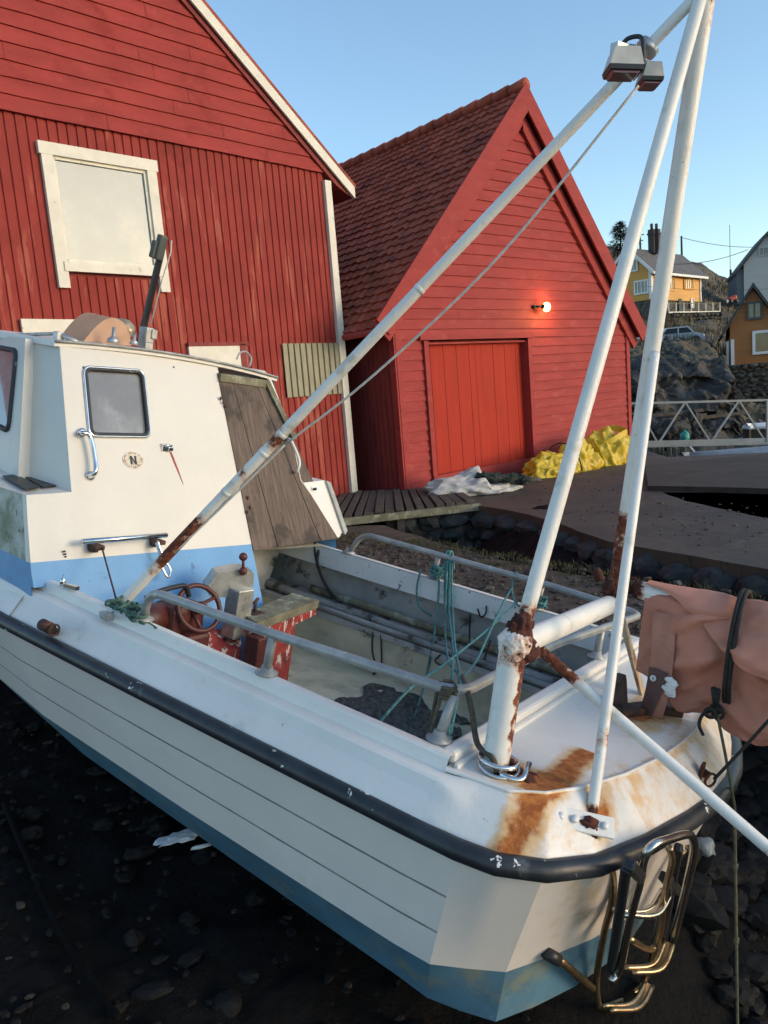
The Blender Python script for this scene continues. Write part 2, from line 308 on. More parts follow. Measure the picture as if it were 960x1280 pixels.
OFF = {}
def link(name, mb, mats, off, parent=None, frame='world'):
    me = bpy.data.meshes.new(name)
    me.from_pydata([tuple(p-off) for p in mb.v], [], mb.f)
    for m in (mats if isinstance(mats, (list, tuple)) else [mats]): me.materials.append(m)
    me.polygons.foreach_set('material_index', mb.mi); me.polygons.foreach_set('use_smooth', mb.sm)
    if any(mb.w):
        at = me.attributes.new('rust', 'FLOAT', 'POINT'); at.data.foreach_set('value', mb.w)
    bm = bmesh.new(); bm.from_mesh(me); bmesh.ops.recalc_face_normals(bm, faces=bm.faces[:]); bm.to_mesh(me); bm.free()
    me.update(); o = bpy.data.objects.new(name, me); COL.objects.link(o)
    if parent: o.parent = parent
    OFF[o.name] = (off, frame); return o
def frame_m(off, frame): return (BM if frame == 'boat' else Matrix.Identity(4)) @ Matrix.Translation(off)
def tag(o, label, cat, group=None, kind=None):
    if label: o['label'] = label
    if cat: o['category'] = cat
    if group: o['group'] = group
    if kind: o['kind'] = kind
    return o
def thing(name, label, cat, base=(0, 0, 0), frame='world', group=None):
    o = bpy.data.objects.new(name, None); COL.objects.link(o); o.empty_display_size = .2
    base = V(base); o.matrix_world = frame_m(base, frame); OFF[o.name] = (base, frame)
    return tag(o, label, cat, group)
def part(name, mb, mats, parent, label=None):
    off, fr = OFF[parent.name]; o = link(name, mb, mats, off, parent, fr)
    if label: o['label'] = label
    return o
def solo(name, mb, mats, label, cat, frame='world', group=None, kind=None):
    lo = V((min(p.x for p in mb.v), min(p.y for p in mb.v), min(p.z for p in mb.v)))
    hi = V((max(p.x for p in mb.v), max(p.y for p in mb.v), max(p.z for p in mb.v)))
    off = V(((lo.x+hi.x)/2, (lo.y+hi.y)/2, lo.z)) if kind is None else V((0, 0, 0))
    o = link(name, mb, mats, off, None, frame); o.matrix_world = frame_m(off, frame)
    return tag(o, label, cat, group, kind)
def struct(name, mb, mats, label=None, cat=None): return solo(name, mb, mats, label, cat, kind='structure')
def sstep(a, b, x): t = max(0, min(1, (x-a)/(b-a))); return t*t*(3-2*t)

# ================================================================== THE BOAT (boat frame)
boat = thing('fishing_boat', 'old white open fishing boat with blue bottom and small wheelhouse, hauled out on the slip', 'boat', (1.2, 0, -1.0), 'boat')
RAIL = [(4.9, 0.0), (4.78, .2), (4.45, .47), (3.95, .76), (3.3, .97), (2.6, 1.08), (2.0, 1.115), (1.0, 1.11), (0, 1.10), (-.17, 1.095), (-.275, 1.075), (-.383, 1.0), (-.47, .87), (-.545, .64), (-.605, .38), (-.64, .17), (-.648, 0)]
WL = [(4.6, 0), (4.42, .12), (4.1, .28), (3.7, .48), (3.2, .66), (2.6, .83), (2.0, .91), (1.0, .95), (.04, .97), (-.09, .965), (-.18, .90), (-.275, .825), (-.345, .67), (-.42, .48), (-.48, .27), (-.522, .1), (-.53, 0)]
BL = [(4.3, 0), (4.1, .06), (3.8, .14), (3.4, .28), (3.0, .44), (2.5, .66), (1.9, .75), (1.0, .80), (.06, .85), (-.055, .86), (-.16, .83), (-.262, .79), (-.33, .64), (-.395, .46), (-.445, .25), (-.468, .09), (-.47, 0)]
def sheer(x): return 0 if x < 2.3 else .045*(x-2.3)**2
def tri(a, b, t): return (a[0]+(b[0]-a[0])*t, a[1]+(b[1]-a[1])*t)
def refine(C, n):
    out = []
    for i in range(len(C)-1):
        for j in range(n): out.append(tri(C[i], C[i+1], j/n))
    return out+[C[-1]]
def hull_pt(i, side, lev):                 # lev: 0 rail .. 1 waterline .. 2 bilge
    r, w, b = RAILr[i], WLr[i], BLr[i]
    if lev <= 1:
        x, y = tri(r, w, lev); z = -.20+(-.65+.20)*lev + sheer(r[0])*(1-lev)
        pass
    else:
        x, y = tri(w, b, lev-1); z = -.65-.20*(lev-1)
    return V((x, y*side, z))
RAILr, WLr, BLr = refine(RAIL, 4), refine(WL, 4), refine(BL, 4)
nr = len(RAILr)
def hullgrid(mb, levs, mi, lap):
    iE1 = min(range(nr), key=lambda i: math.dist(RAILr[i], (-.17, 1.095))); iE2 = min(range(nr), key=lambda i: math.dist(RAILr[i], (-.383, 1.0)))
    rows = []
    for q in range(len(levs)-1):
        a, b = levs[q], levs[q+1]
        for k in range(0 if not (lap and q) else 1, 4): rows.append((a+(b-a)*k/4, 0))
        if lap and q < len(levs)-2: rows += [(b-.009, 0), (b-.004, 1), (b+.004, 1), (b+.009, 0)]
    rows.append((levs[-1], 0)); m = len(rows)
    for side in (1, -1):
        for i0, i1, gr in ((0, iE1, True), (iE1, iE2, False), (iE2, nr-1, False)):
            vs = []; w = []
            for i in range(i0, i1+1):
                for (l, g) in rows:
                    p = hull_pt(i, side, l)
                    if g and gr and RAILr[i][0] > -.16: p.y -= side*.005
                    vs.append(p); w.append(.55*max(0, 1-abs(p.x+.43)/.10)*max(0, 1-abs(p.y-.72)/.3)*(1-.6*l)+.16*(1 if p.x < -.2 and p.y > 0 else 0) if side > 0 else 0)
            o = len(mb.f)
            mb.add(vs, [(i*m+k, i*m+k+1, i*m+m+k+1, i*m+m+k) for i in range(i1-i0) for k in range(m-1)], mi, w, not (lap and gr))
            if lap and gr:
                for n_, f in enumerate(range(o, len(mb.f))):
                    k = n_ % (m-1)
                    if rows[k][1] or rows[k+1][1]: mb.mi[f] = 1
lipr = [railpt(i, sd_, .004, -.142) for sd_ in (1,) for i in range(nr)] if False else None
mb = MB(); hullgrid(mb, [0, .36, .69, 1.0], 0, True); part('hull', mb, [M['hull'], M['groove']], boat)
mb = MB(); hullgrid(mb, [1.0, 2.0], 0, False)
vs = []
for side in (1, -1):
    vs = []
    for i in range(nr):
        p = hull_pt(i, side, 2.0); vs += [p, V((min(max(p.x, -.42), 4.1), 0, -.93))]
    mb.add(vs, [(2*i, 2*i+1, 2*i+3, 2*i+2) for i in range(nr-1)], 0)
mb.beam((-.3, 0, -.955), (4.0, 0, -.95), .07, .07)
part('hull_bottom', mb, M['hullblue'], boat)

# --- black rub rail
def railpt(i, side, out=0.0, z=-.175):
    x, y = RAILr[i]; a = RAILr[max(i-1, 0)]; b = RAILr[min(i+1, nr-1)]; t = V((b[0]-a[0], b[1]-a[1], 0)).normalized(); nrm_ = V((-t.y, t.x, 0))
    if nrm_.dot(V((x-1, y, 0))) < 0: nrm_ = -nrm_
    if i == 0: nrm_ = V((1, 0, 0))
    if i == nr-1: nrm_ = V((-1, 0, 0))
    p = V((x, y, z+sheer(x)))+nrm_*out
    return V((p.x, p.y*side, p.z))
loop = [railpt(i, 1, .012) for i in range(nr)]+[railpt(i, -1, .012) for i in range(nr-2, 0, -1)]
mb = MB(); mb.tube(loop+[loop[0]], .030, 12, False, flat=1.); part('rub_rail', mb, M['rubber'], boat)

# --- gunwale band, coaming and aft deck
XA = -.05                                    # aft face of the aft coaming
DECK = {}
for i in range(nr):
    x, y = RAILr[i]
    DECK[i] = (x, max(0, y-.145)) if x > -.05 else None
AD = [(-.05, .962), (-.15, .968), (-.235, .965), (-.262, .95), (-.335, .858), (-.40, .70), (-.472, .48), (-.505, .22), (-.515, 0)]
def alen(C):
    L_ = [0.]
    for i in range(len(C)-1): L_.append(L_[-1]+math.dist(C[i], C[i+1]))
    return L_
def resample(C, n):
    L_ = alen(C); out = []
    for k in range(n+1):
        s = L_[-1]*k/n; j = 0
        while j < len(C)-2 and L_[j+1] < s: j += 1
        d = L_[j+1]-L_[j]; out.append(tri(C[j], C[j+1], (s-L_[j])/d if d else 0))
    return out
def w_stain(p):                              # where rust has run on the aft deck and bevel
    def blob(cx, cy, rx, ry, k): return k*max(0, 1-(((p.x-cx)/rx)**2+((p.y-cy)/ry)**2))
    st = .5+.5*noise.noise(V((p.x*38, p.y*38, 0)))                    # run marks down the bevel
    w = blob(-.19, .85, .11, .11, .78) + blob(-.31, .78, .05, .16, .42)
    if p.z < -.026 and p.y > .5:
        s_ = p.y-.93-(p.x+.29)*-.55
        w += (.95 if -.36 < p.x < -.235 else 0)*min(1, max(0, 1.25-abs(p.x+.297)/.055))*(.62+.38*st)
        w += .62*max(0, 1-math.hypot((p.x+.44)/.06, (p.y-.765)/.10))
        w += .26*max(0, 1-abs(p.x+.42)/.13)*(.4+.6*st)
    e = abs(p.x-edge_x(p.y)); w += (.50 if -.9 < p.y < .45 else .22)*max(0, 1-e/.03)*(.5+.5*noise.noise(V((p.y*9, 3, 1))))
    w += blob(-.34, -.08, .13, .36, .62) + blob(-.30, .0, .07, .12, .5)
    if p.z < -.03 and p.y < .62 and p.x < -.45: w += .27*(.45+.55*st)
    return min(w, .8)
ADr = resample(AD, 40)
def edge_x(y):
    y = abs(y)
    for i in range(len(ADr)-1):
        if ADr[i+1][1] <= y <= ADr[i][1] and ADr[i][0] < -.235: return ADr[i][0]+(ADr[i+1][0]-ADr[i][0])*((ADr[i][1]-y)/max(1e-6, ADr[i][1]-ADr[i+1][1]))
    return -.24
mb = MB()
side_rows = [(.95, 0.0), (.982, .003), (.992, -.004), (1.0, -.040), (1.036, -.045), (1.046, -.052), (1.060, -.088), (1.106, -.150), (1.108, -.185)]
for sd in (1, -1):
    f = lambda u, v, sd=sd: (lambda k: V((XA+u*2.35, sd*(side_rows[k[0]][0]+(side_rows[k[1]][0]-side_rows[k[0]][0])*k[2]), side_rows[k[0]][1]+(side_rows[k[1]][1]-side_rows[k[0]][1])*k[2])))((min(int(v*8+1e-6), 7), min(int(v*8+1e-6), 7)+1, v*8-min(int(v*8+1e-6), 7)))
    mb.grid(f, 60, 8, 0, None, False)
    # foredeck outside the wheelhouse, simple sloping side deck to the bow
    fr = [i for i in range(nr) if RAILr[i][0] >= 2.0]
    vs = []
    for i in fr:
        x, y = RAILr[i]; z = sheer(x)
        for k, (dy, dz) in enumerate(((0, -.185), (0, -.15), (.05, -.08), (.11, -.03), (.16, 0))): vs.append(V((min(x-dy*(1 if y < .3 else 0), 4.9), sd*max(0, y-dy), z+dz)))
        vs.append(V((min(x, 4.75), 0, z+.03)))
    mb.add(vs, [(6*i+k, 6*i+k+1, 6*i+6+k+1, 6*i+6+k) for i in range(len(fr)-1) for k in range(5)])
part('gunwale', mb, M['white'], boat)
# aft bevel band + deck
mb = MB(); n = 120
Rr = resample([(x, y) for x, y in RAILr if x <= XA+.051], n); Rr[0] = (XA, 1.10)
Dr = resample([(XA, .962)]+AD[1:], n)
# pair by matching corner: use the same breakpoints
def pair(C, brk):
    out = []
    for (a, b, m) in brk:
        seg = resample(C[a:b+1], m); out += seg[:-1]
    return out+[C[-1]]
Rc = [(XA, 1.106), (-.17, 1.095), (-.275, 1.075), (-.383, 1.0), (-.47, .87), (-.545, .64), (-.605, .38), (-.64, .17), (-.648, 0)]
Dc = [(XA, 1.0), (-.15, .982), (-.235, .968), (-.312, .895), (-.375, .77), (-.44, .57), (-.487, .34), (-.508, .15), (-.515, 0)]
ADr = resample(Dc, 60)
brk = [(0, 1, 8), (1, 2, 10), (2, 3, 12), (3, 4, 14), (4, 5, 18), (5, 6, 18), (6, 7, 14), (7, 8, 10)]
Rp, Dp = pair(Rc, brk), pair(Dc, brk); m = len(Rp)
for sd in (1, -1):
    rows = 10; vs = []; w = []
    for i in range(m):
        for k in range(rows+1):
            t = k/rows; x, y = tri(Dp[i], Rp[i], t); z = -.030-.125*t+.010*math.sin(math.pi*t)
            bl = sstep(-.17, XA, x)
            if bl > 0:
                kk = min(3, int(t*4)); r0_, r1_ = side_rows[3+kk], side_rows[4+kk]; f_ = t*4-kk; y = y*(1-bl)+(r0_[0]+(r1_[0]-r0_[0])*f_)*bl; z = z*(1-bl)+(r0_[1]+(r1_[1]-r0_[1])*f_)*bl
            p = V((x, sd*y, z)); vs.append(p); w.append(w_stain(p))
        x, y = Rp[i]; p = V((x, sd*(y+.002), -.19)); vs.append(p); w.append(w_stain(p))
    q = rows+2
    mb.add(vs, [(i*q+k, i*q+k+1, i*q+q+k+1, i*q+q+k) for i in range(m-1) for k in range(q-1)], 0, w, True)
def deckf(u, v):
    # u across from port to starboard, v from the coaming to the edge
    i = int(round(u*2*(m-1))); sd = 1 if i < m else -1; j = i if i < m else 2*(m-1)-i
    x1, y1 = Dp[j]; y0 = .962*(1-2*u) if True else 0
    y0 = max(-.99, min(.99, sd*y1)); x, y = tri((XA+.012, y0), (x1, sd*y1), v)
    return V((x, y, -.036+.006*v))
mb.grid(deckf, 2*(m-1), 26, 0, w_stain, True)
# rolled lip between deck and bevel
lip = [V((Dp[i][0], Dp[i][1], -.031)) for i in range(m)]+[V((Dp[i][0], -Dp[i][1], -.031)) for i in range(m-2, -1, -1)]
mb.tube(lip, .007, 6, False, wf=lambda p, t: w_stain(p)*.8)
part('aft_deck', mb, M['white'], boat, 'white aft deck with orange rust stains run over its edge')
mb = MB()
mb.box((XA/2, 0, -.02), (.052, 1.905, .045), bev=.012)
mb.box((XA-.012, 0, -.032), (.02, 1.93, .018), bev=.006)
part('aft_coaming', mb, M['white'], boat)

# --- cockpit lining
mb = MB(); zi = -.62
mb.add([(0, -.86, zi), (1.6, -.86, zi), (2.3, -.78, zi), (2.3, .78, zi), (1.6, .86, zi), (0, .86, zi)], [(0, 1, 2, 3, 4, 5)])
def rough_wall(a, b, z0, z1):
    mb.grid(lambda u, v: V(a).lerp(V(b), u)+V((0, 0, z0+(z1-z0)*v)), 12, 4)
mb.grid(lambda u, v: V((2.0*u, .95-.09*(1-v), zi+(-.004-zi)*v)), 12, 4); rough_wall((0, .95, 0), (0, -.95, 0), zi, -.004)
mb.grid(lambda u, v: V((2.35*u, -.80+.04*sstep(.7, 1, u)*(1-v), zi+(-.36-zi)*v)), 12, 4)
part('cockpit_sole', mb, M['liner'], boat)
mb = MB()
mb.box((1.30, -.957, -.064), (2.7, .02, .12)); part('coaming_inner_face', mb, M['linerwhite'], boat)
mb = MB()
mb.add([(0, -1.02, -.36), (2.65, -1.02, -.36), (2.65, -.80, -.36), (0, -.80, -.36), (0, -1.02, -.12), (2.65, -1.02, -.12), (0, -.95, -.12), (2.65, -.95, -.12)], [(0, 1, 2, 3), (0, 1, 5, 4), (4, 5, 7, 6)])
mb.box((1.3, -.815, -.375), (2.6, .05, .035)); part('side_shelf', mb, M['linergrey'], boat)
mb = MB(); mb.grid(lambda u, v: V((.62+.62*u+.1*noise.noise(V((v*4, 1, 1))), -.05-.62*v+.1*noise.noise(V((u*4, 5, 1))), zi-.004+.030*(noise.noise(V((u*11, v*11, 1)))+.45)+.03*math.sin(math.pi*u)*math.sin(math.pi*v))), 30, 24)
solo('wet_rubbish_heap', mb, M['debris'], 'dark wet litter heap lying on the boat cockpit floor', 'litter', 'boat')

# --- guard rail (U-shaped)
mb = MB()
U = [(1.345, .962, .0), (1.27, 1.005, .142), (.67, .98, .15), (.0, .885, .15), (.02, .1, .15), (-.055, -.84, .15), (.42, -.93, .15), (1.70, -.945, .15), (1.80, -.972, 0)]
mb.tube(bend(U, .09, 6), .0168, 12); part('guard_rail', mb, M['galv'], boat)
for (x, y, tx, ty) in ((.687, .966, .67, .98), (.03, .915, .02, .885), (.0, -.42, .0, -.42), (.05, -.86, .0, -.845), (.52, -.958, .50, -.935), (1.17, -.968, 1.15, -.945)):
    mb = MB(); mb.tube([(x, y, .004), (tx, ty, .14)], .016, 10); 
    mb.lathe([(.04, 0), (.04, .006), (.024, .012), (.018, .03)], (x, y, .002), (1, 0, 0), (0, 1, 0), (0, 0, 1), 14)
    part('rail_post', mb, M['galv'], boat)
for (x, y) in ((1.345, .962), (1.80, -.972)):
    mb = MB(); mb.lathe([(.042, 0), (.042, .006), (.026, .014), (.019, .03)], (x, y, .001), (1, 0, 0), (0, 1, 0), (0, 0, 1), 14); part('rail_foot', mb, M['galv'], boat)

# --- mast gallows
bx_ = -.125
PB = V((-.14, .862, -.05)); PT = V((-.122, .845, .325)); BE = V((bx_, -.06, .335))
def wp(p, t):                                 # rust on the gallows post
    a = .52*sstep(.66, .98, t); run = .66*sstep(.006, .022, V((p.x-PB.x, p.y-PB.y, 0)).dot(V((-.75, -.55, 0)))+.014*noise.noise(p*30))
    return max(a, run*(.7+.3*t), .55*sstep(.09, .0, t))
mb = MB(); mb.tube(lin(PB, PT, 46), [.0395+.0012*noise.noise(V((i*.4, 1, 1))) for i in range(47)], 40, wf=wp); mb.blob(PT+V((0, -.008, .01)), (.05, .05, .05), amp=.10, sub=5); mb.w = [(.42+.16*max(0, noise.noise(mb.v[i]*22)) if i >= len(mb.w)-2562 else q) for i, q in enumerate(mb.w)]
o = part('gallows_post', mb, M['pole'], boat, 'thick white post flaking with rust at top and foot')
mb = MB(); mb.tube(lin(PT+V((-.004, -.04, .008)), BE, 40), .036, 24, wf=lambda p, t: max(.5*sstep(.07, 0, t), .52*sstep(.94, 1, t)))
part('crossbeam', mb, M['pole'], boat)
TOP = V((-.13, .29, 2.37))
mb = MB()
for k, (c, s) in enumerate(((PT+V((0, -.03, .05)), (.034, .05, .05)), (PT+V((0, -.02, .0)), (.05, .045, .05)), (PT+V((-.02, -.075, -.02)), (.03, .05, .03)))): mb.blob(c, s, amp=.3, fr=2.5, sub=4, seed=k)
part('rust_scale', mb, M['rusty'], boat); mb = MB(); mb.blob(BE+V((0, -.0, .03)), (.035, .045, .05), amp=.45, fr=3, sub=4, seed=5); mb.blob(BE+V((.015, .03, .06)), (.028, .03, .03), amp=.4, fr=3, sub=3, seed=8)
part('rust_scale', mb, M['rusty'], boat)
def strut(name, a, b, r, wf=None, n=60, label=None, r2=None):
    mb = MB(); mb.tube(lin(a, b, n), [r+(r2-r)*i/n for i in range(n+1)] if r2 else r, 20, wf=wf); return part(name, mb, M['pole'], boat, label)
legB = strut('mast_leg', PT+V((0, -.04, .045)), TOP+V((0, .0, .06)), .0232, lambda p, t: .55*sstep(.062, .03, t), label='white leg rising from the gallows post', r2=.0205)
legC = strut('mast_leg', BE+V((0, .0, .02)), TOP+V((.0, -.02, .06)), .0275, lambda p, t: max(.6*sstep(.18, .16, t), .50*sstep(.84, .97, t)*(1 if p.y < .0+.29*t else .2), .33*max(0, 1-abs(t-.44)/.03)), 120, 'thick white leg with a long rust sleeve at its foot', .0288)
JT = (BE+V((0, 0, .02))).lerp(TOP, .455)+V((-.03, .045, -.0))
DF = V((-.425, .805, -.09))
legD = strut('mast_leg', DF, JT, .0160, lambda p, t: max(.6*sstep(.045, .015, t), .62*max(0, 1-abs(t-.14)/.045), .38*sstep(.985, 1, t)), label='thin white leg bolted to the stern edge')
AB = V((1.543, .905, .01)); AT = TOP+V((.02, .02, -.03))
legA = strut('mast_strut', AB, AT, .0225, lambda p, t: max(min(.66, 1.0*max(0, 1-abs(t-.125)/.095)) if t < .24 else 0, .62*max(0, 1-abs(t-.325)/.045), .46*max(0, 1-abs(t-.26)/.04), .3*sstep(.95, 1, t)), 160, 'long white stay pole rusted through near its foot', .0178)
for t in (.335, .300, .225, .585):
    mb = MB(); c = AB.lerp(AT, t); d = (AT-AB).normalized(); mb.tube([c-d*.009, c-d*.007, c+d*.007, c+d*.009], [.0222-.0045*t, .0240-.0045*t, .0240-.0045*t, .0222-.0045*t], 20); part('pole_collar', mb, M['pole'], boat)
EA = V((-.135, .665, .29)); ED = (BI @ (ray(960, 1060)*2.05)-EA).normalized()
strut('stern_strut', EA, EA+ED*1.32, .0168, lambda p, t: max(.62*sstep(.16, .09, t), .46*max(0, 1-abs(t-.60)/.018), .34*max(0, 1-abs(t-.23)/.02)), 90, 'white strut with rusted root reaching out past the stern')
mb = MB()
a, b = V((-.335, .887, -.095)), V((-.470, .79, -.11)); d = (b-a).normalized(); nn = V((-.62, .42, .66)).normalized(); nn = (nn-d*nn.dot(d)).normalized()
mb.box((a+b)/2+nn*.022, (.185, .058, .012), d, nn.cross(d), nn, bev=.003)
for t in (.12, .36, .88): c = a.lerp(b, t)+nn*.028; mb.lathe([(.011, 0), (.011, .008), (.0, .009)], c, d, nn.cross(d), nn, 8)
part('leg_bracket', mb, M['pole'], boat)
mb = MB(); c_ = a.lerp(b, .62)+nn*.03; mb.blob(c_, (.022, .016, .010), d, nn.cross(d), nn, amp=.5, sub=3, seed=4); mb.blob(c_+d*.012-V((0, 0, .024)), (.014, .010, .02), amp=.5, sub=3, seed=9); part('rust_scale', mb, M['rusty'], boat)
mb = MB(); mb.beam((-.150, -.06, .33), (-.262, -.25, -.04), .055, .014, (1, .2, 0), bev=.003); part('beam_support', mb, mat('rusty_flat_bar', (.50, .40, .28), .7, var=.3, vs=10, patches=[((.28, .12, .05), 9, .5, .66)], bump=.002), boat)
mb = MB(); mb.tube(lin((-.02, -.10, .44), (-.05, -.10, .40), 4), .02, 12); part('hook_stub', mb, M['rusty'], boat)
# shackle at the post foot
mb = MB(); mb.torus(PB+V((-.01, .006, .045)), .056, .0075, (1, .1, .0), (-.1, 1, .06)); mb.torus(PB+V((-.015, .012, .03)), .058, .006, (1, 0, .1), (0, 1, -.1))
mb.tube(bend([PB+V((-.04, .055, .03)), PB+V((-.10, .03, .02)), PB+V((-.085, -.04, .05))], .03), .009, 8)
part('shackle', mb, M['chrome'], boat)
mb = MB()
for k in range(9): mb.blob(PB+V((-.05+.06*random.uniform(-1, 1), .05*random.uniform(-1, 1), .018)), (.02, .018, .008), amp=.4, seed=k, sub=2)
part('flaking_paint', mb, M['rusty'], boat)
# ring bolt
rb = bz(882, 967, -.10)
mb = MB(); mb.torus(rb+V((-.02, .01, -.012)), .024, .0045, (.5, .86, .0), (0, .1, 1)); mb.box(rb+V((.01, .02, .01)), (.012, .04, .06), bev=.004); mb.blob(rb, (.016, .016, .016), amp=.4, sub=2)
part('ring_bolt', mb, M['rusty'], boat)
rb2 = bz(852, 912, -.06)
# bitt on the aft deck
mb = MB(); c = V((-.255, .03, -.035)); mb.beam(c, c+V((.03, .0, .12)), .05, .05, (1, 0, 0), bev=.006); mb.beam(c+V((.028, .038, .118)), c+V((.028, -.038, .118)), .035, .024, bev=.006)
mb.beam(c+V((-.01, .05, .012)), c+V((-.13, -.22, .012)), .07, .03, bev=.005); mb.beam(c+V((-.09, -.10, .02)), c+V((-.19, -.15, .02)), .04, .03, bev=.005)
part('mooring_bitt', mb, M['darkmetal'], boat)
# cleat on the port gunwale
cl = bz(68, 785, -.11)
mb = MB(); mb.lathe([(.023, -.03), (.023, .03), (.019, .03), (.019, -.02)], cl+V((0, .035, .012)), (0, 1, .2), (0, -.2, 1), (1, 0, 0), 14); mb.torus(cl+V((-.045, .03, .01)), .022, .004, (0, 1, 0), (0, 0, 1)); mb.box(cl+V((0, .01, -.01)), (.06, .03, .03), bev=.006)
part('fairlead', mb, M['darkmetal'], boat)
for (px, py) in ((165, 782), (176, 788)): mb = MB(); c = bz(px, py, -.04); mb.lathe([(.008, -.01), (.008, .012), (.014, .016), (.014, .024), (0, .026)], c, (1, 0, 0), (0, 1, 0), (0, .4, .9), 10); part('deck_bolt', mb, M['chrome'], boat)
mb = MB(); c = bz(134, 770, -.01); mb.box(c, (.05, .035, .03), bev=.005); mb.box(c+V((.03, 0, .0)), (.02, .02, .022), bev=.003); part('rope_guide', mb, M['galv'], boat)
mb = MB(); c = bz(78, 732, .01); mb.lathe([(.012, 0), (.012, .03), (.004, .034), (.004, .05)], c, (1, 0, 0), (0, 1, 0), (0, 0, 1), 10); mb.beam(c+V((-.02, 0, .008)), c+V((-.09, -.01, .01)), .02, .016); part('vent_stud', mb, M['chrome'], boat)

# --- boarding ladder on the stern
LN = V((-1, .32, -.26)); lc = lambda off: -(-.569+.32*0)+.26*.65*-1
def lad(zx, zy, off):                         # a spot on a plane 'off' metres aft of the transom
    px, py = 640+zx/3, 980+zy/3
    # plane: x - .32 y - (-.26)... x = -.569+.32y-.26(z+.65)-off
    return bpl(px, py, (1, -.32, .26), -.569-.26*.65-off)
ladder = boat
mb = MB(); a = [lad(x, y, .05) for x, y in ((352, 290), (378, 345), (374, 450), (345, 560), (318, 720), (322, 815), (345, 835), (430, 800), (490, 745), (520, 670), (560, 480), (600, 330), (640, 250))]
mb.tube(smooth_path(a, 6), .0115, 10); lad1 = part('stern_ladder', mb, M['steelbrown'], boat)
mb = MB(); a = [lad(x, y, .13) for x, y in ((370, 740), (405, 690), (440, 520), (478, 370), (495, 280), (530, 230), (590, 207), (650, 190), (676, 200), (680, 260), (650, 400), (600, 590), (575, 660))]
mb.tube(smooth_path(a, 6), .0125, 10); part('ladder_hoop', mb, M['steel'], lad1)
mb = MB(); a = [lad(x, y, .13) for x, y in ((590, 240), (600, 290), (575, 400), (555, 560), (520, 620), (440, 580))]; mb.tube(smooth_path(a, 6), .010, 10)
a = [lad(x, y, .09) for x, y in ((660, 240), (690, 250), (650, 420), (605, 590), (570, 640))]; mb.tube(smooth_path(a, 6), .010, 10); part('ladder_hoop', mb, M['steelbrown'], lad1)
for (p0, p1, of, mm) in (((382, 472), (562, 398), .09, 'steel'), ((418, 690), (572, 590), .12, 'steelbrown'), ((338, 832), (500, 745), .06, 'steelbrown')):
    mb = MB(); A_, B_ = lad(*p0, of), lad(*p1, of); mid = A_.lerp(B_, .5)+V((-.03, 0, -.02))
    for o2 in (0, -.028): mb.tube(smooth_path([A_+V((o2, 0, 0)), mid+V((o2, 0, 0)), B_+V((o2, 0, 0))], 6), .009, 8)
    mb.grid(lambda u, v: A_.lerp(B_, u)+V((-.03*math.sin(math.pi*u)-.028*v, 0, -.02*math.sin(math.pi*u)+.004)), 10, 2); part('ladder_step', mb, M[mm], lad1)
mb = MB(); mb.beam(lad(430, 310, .14), lad(372, 690, .10), .028, .034, bev=.008); mb.beam(lad(625, 235, .12), lad(560, 600, .10), .026, .03, bev=.008); mb.beam(lad(440, 300, .15), lad(480, 350, .14), .03, .03, bev=.006); mb.beam(lad(575, 350, .11), lad(610, 395, .11), .04, .03, bev=.006)
part('ladder_block', mb, M['black'], lad1)
mb = MB(); mb.tube([lad(135, 640, .0), lad(185, 665, .03), lad(300, 765, .06)], .0135, 12); part('ladder_standoff', mb, M['steelbrown'], lad1)
mb = MB(); mb.tube([lad(125, 632, .0), lad(175, 660, .03)], .019, 12); part('standoff_cap', mb, M['black'], lad1)

# ------------------------------------------------------------------ wheelhouse
K, X0 = .45, 1.95
def aft(y, z, d=0.): return V((X0+K*z-d, y, z))             # point on the raked aft face
cab = None
YT, YS, YB, ZS, ZR = .735, .80, 1.03, .355, 1.005           # roof half width, shelf half widths, heights
mb = MB()
# aft bulkhead panel with the window hole: white part and blue part separately
def aftpoly(mb, pts, t=.03, mi=0): mb.prism([aft(y, z) for y, z in pts], (t, 0, 0), mi)
WIN = [brake(px, py) for px, py in ((103, 458), (178, 463), (187, 546), (111, 545))]     # clear opening
wy = [(p.y, p.z) for p in WIN]
ZB = .066                                                   # top of the blue band
DS0, DS1 = brake(273, 465), brake(315, 683)                 # seam with the plywood sheet
seam = lambda z: DS1.y+(DS0.y-DS1.y)*(z-DS1.z)/(DS0.z-DS1.z)
crown = lambda y: ZR+.035*(1-(y/YT)**2)
outer = [(YT, ZR)]+[(YT+(seam(1.02)-YT)*k/8, crown(YT+(seam(1.02)-YT)*k/8)) for k in range(1, 9)]
# ring the window: four pieces
top_y = outer
aftpoly(mb, [wy[0], wy[1]]+[(q[0], q[1]) for q in outer[::-1] if q[0] <= wy[1][0]+.6][:0]+[(seam(wy[1][1]), wy[1][1])]+outer[::-1]+[(YT+(YS-YT)*(ZR-wy[0][1])/(ZR-ZS), wy[0][1])])
aftpoly(mb, [wy[0], wy[3], (YT+(YS-YT)*(ZR-wy[3][1])/(ZR-ZS), wy[3][1]), (YT+(YS-YT)*(ZR-wy[0][1])/(ZR-ZS), wy[0][1])])
aftpoly(mb, [wy[1], (seam(wy[1][1]), wy[1][1]), (seam(wy[2][1]), wy[2][1]), wy[2]])
aftpoly(mb, [wy[3], wy[2], (seam(wy[2][1]), wy[2][1]), (seam(ZS), ZS), (YS, ZS), (YT+(YS-YT)*(ZR-wy[3][1])/(ZR-ZS), wy[3][1])])
ysh = YB
aftpoly(mb, [(YB-.012, ZS-.01), (YS, ZS), (seam(ZS), ZS), (seam(ZB), ZB), (YB+.02, ZB+.012)])
mb.w = [0.]*len(mb.v)
wheelhouse = part('wheelhouse', mb, M['cabin'], boat)
wheelhouse_off = wheelhouse
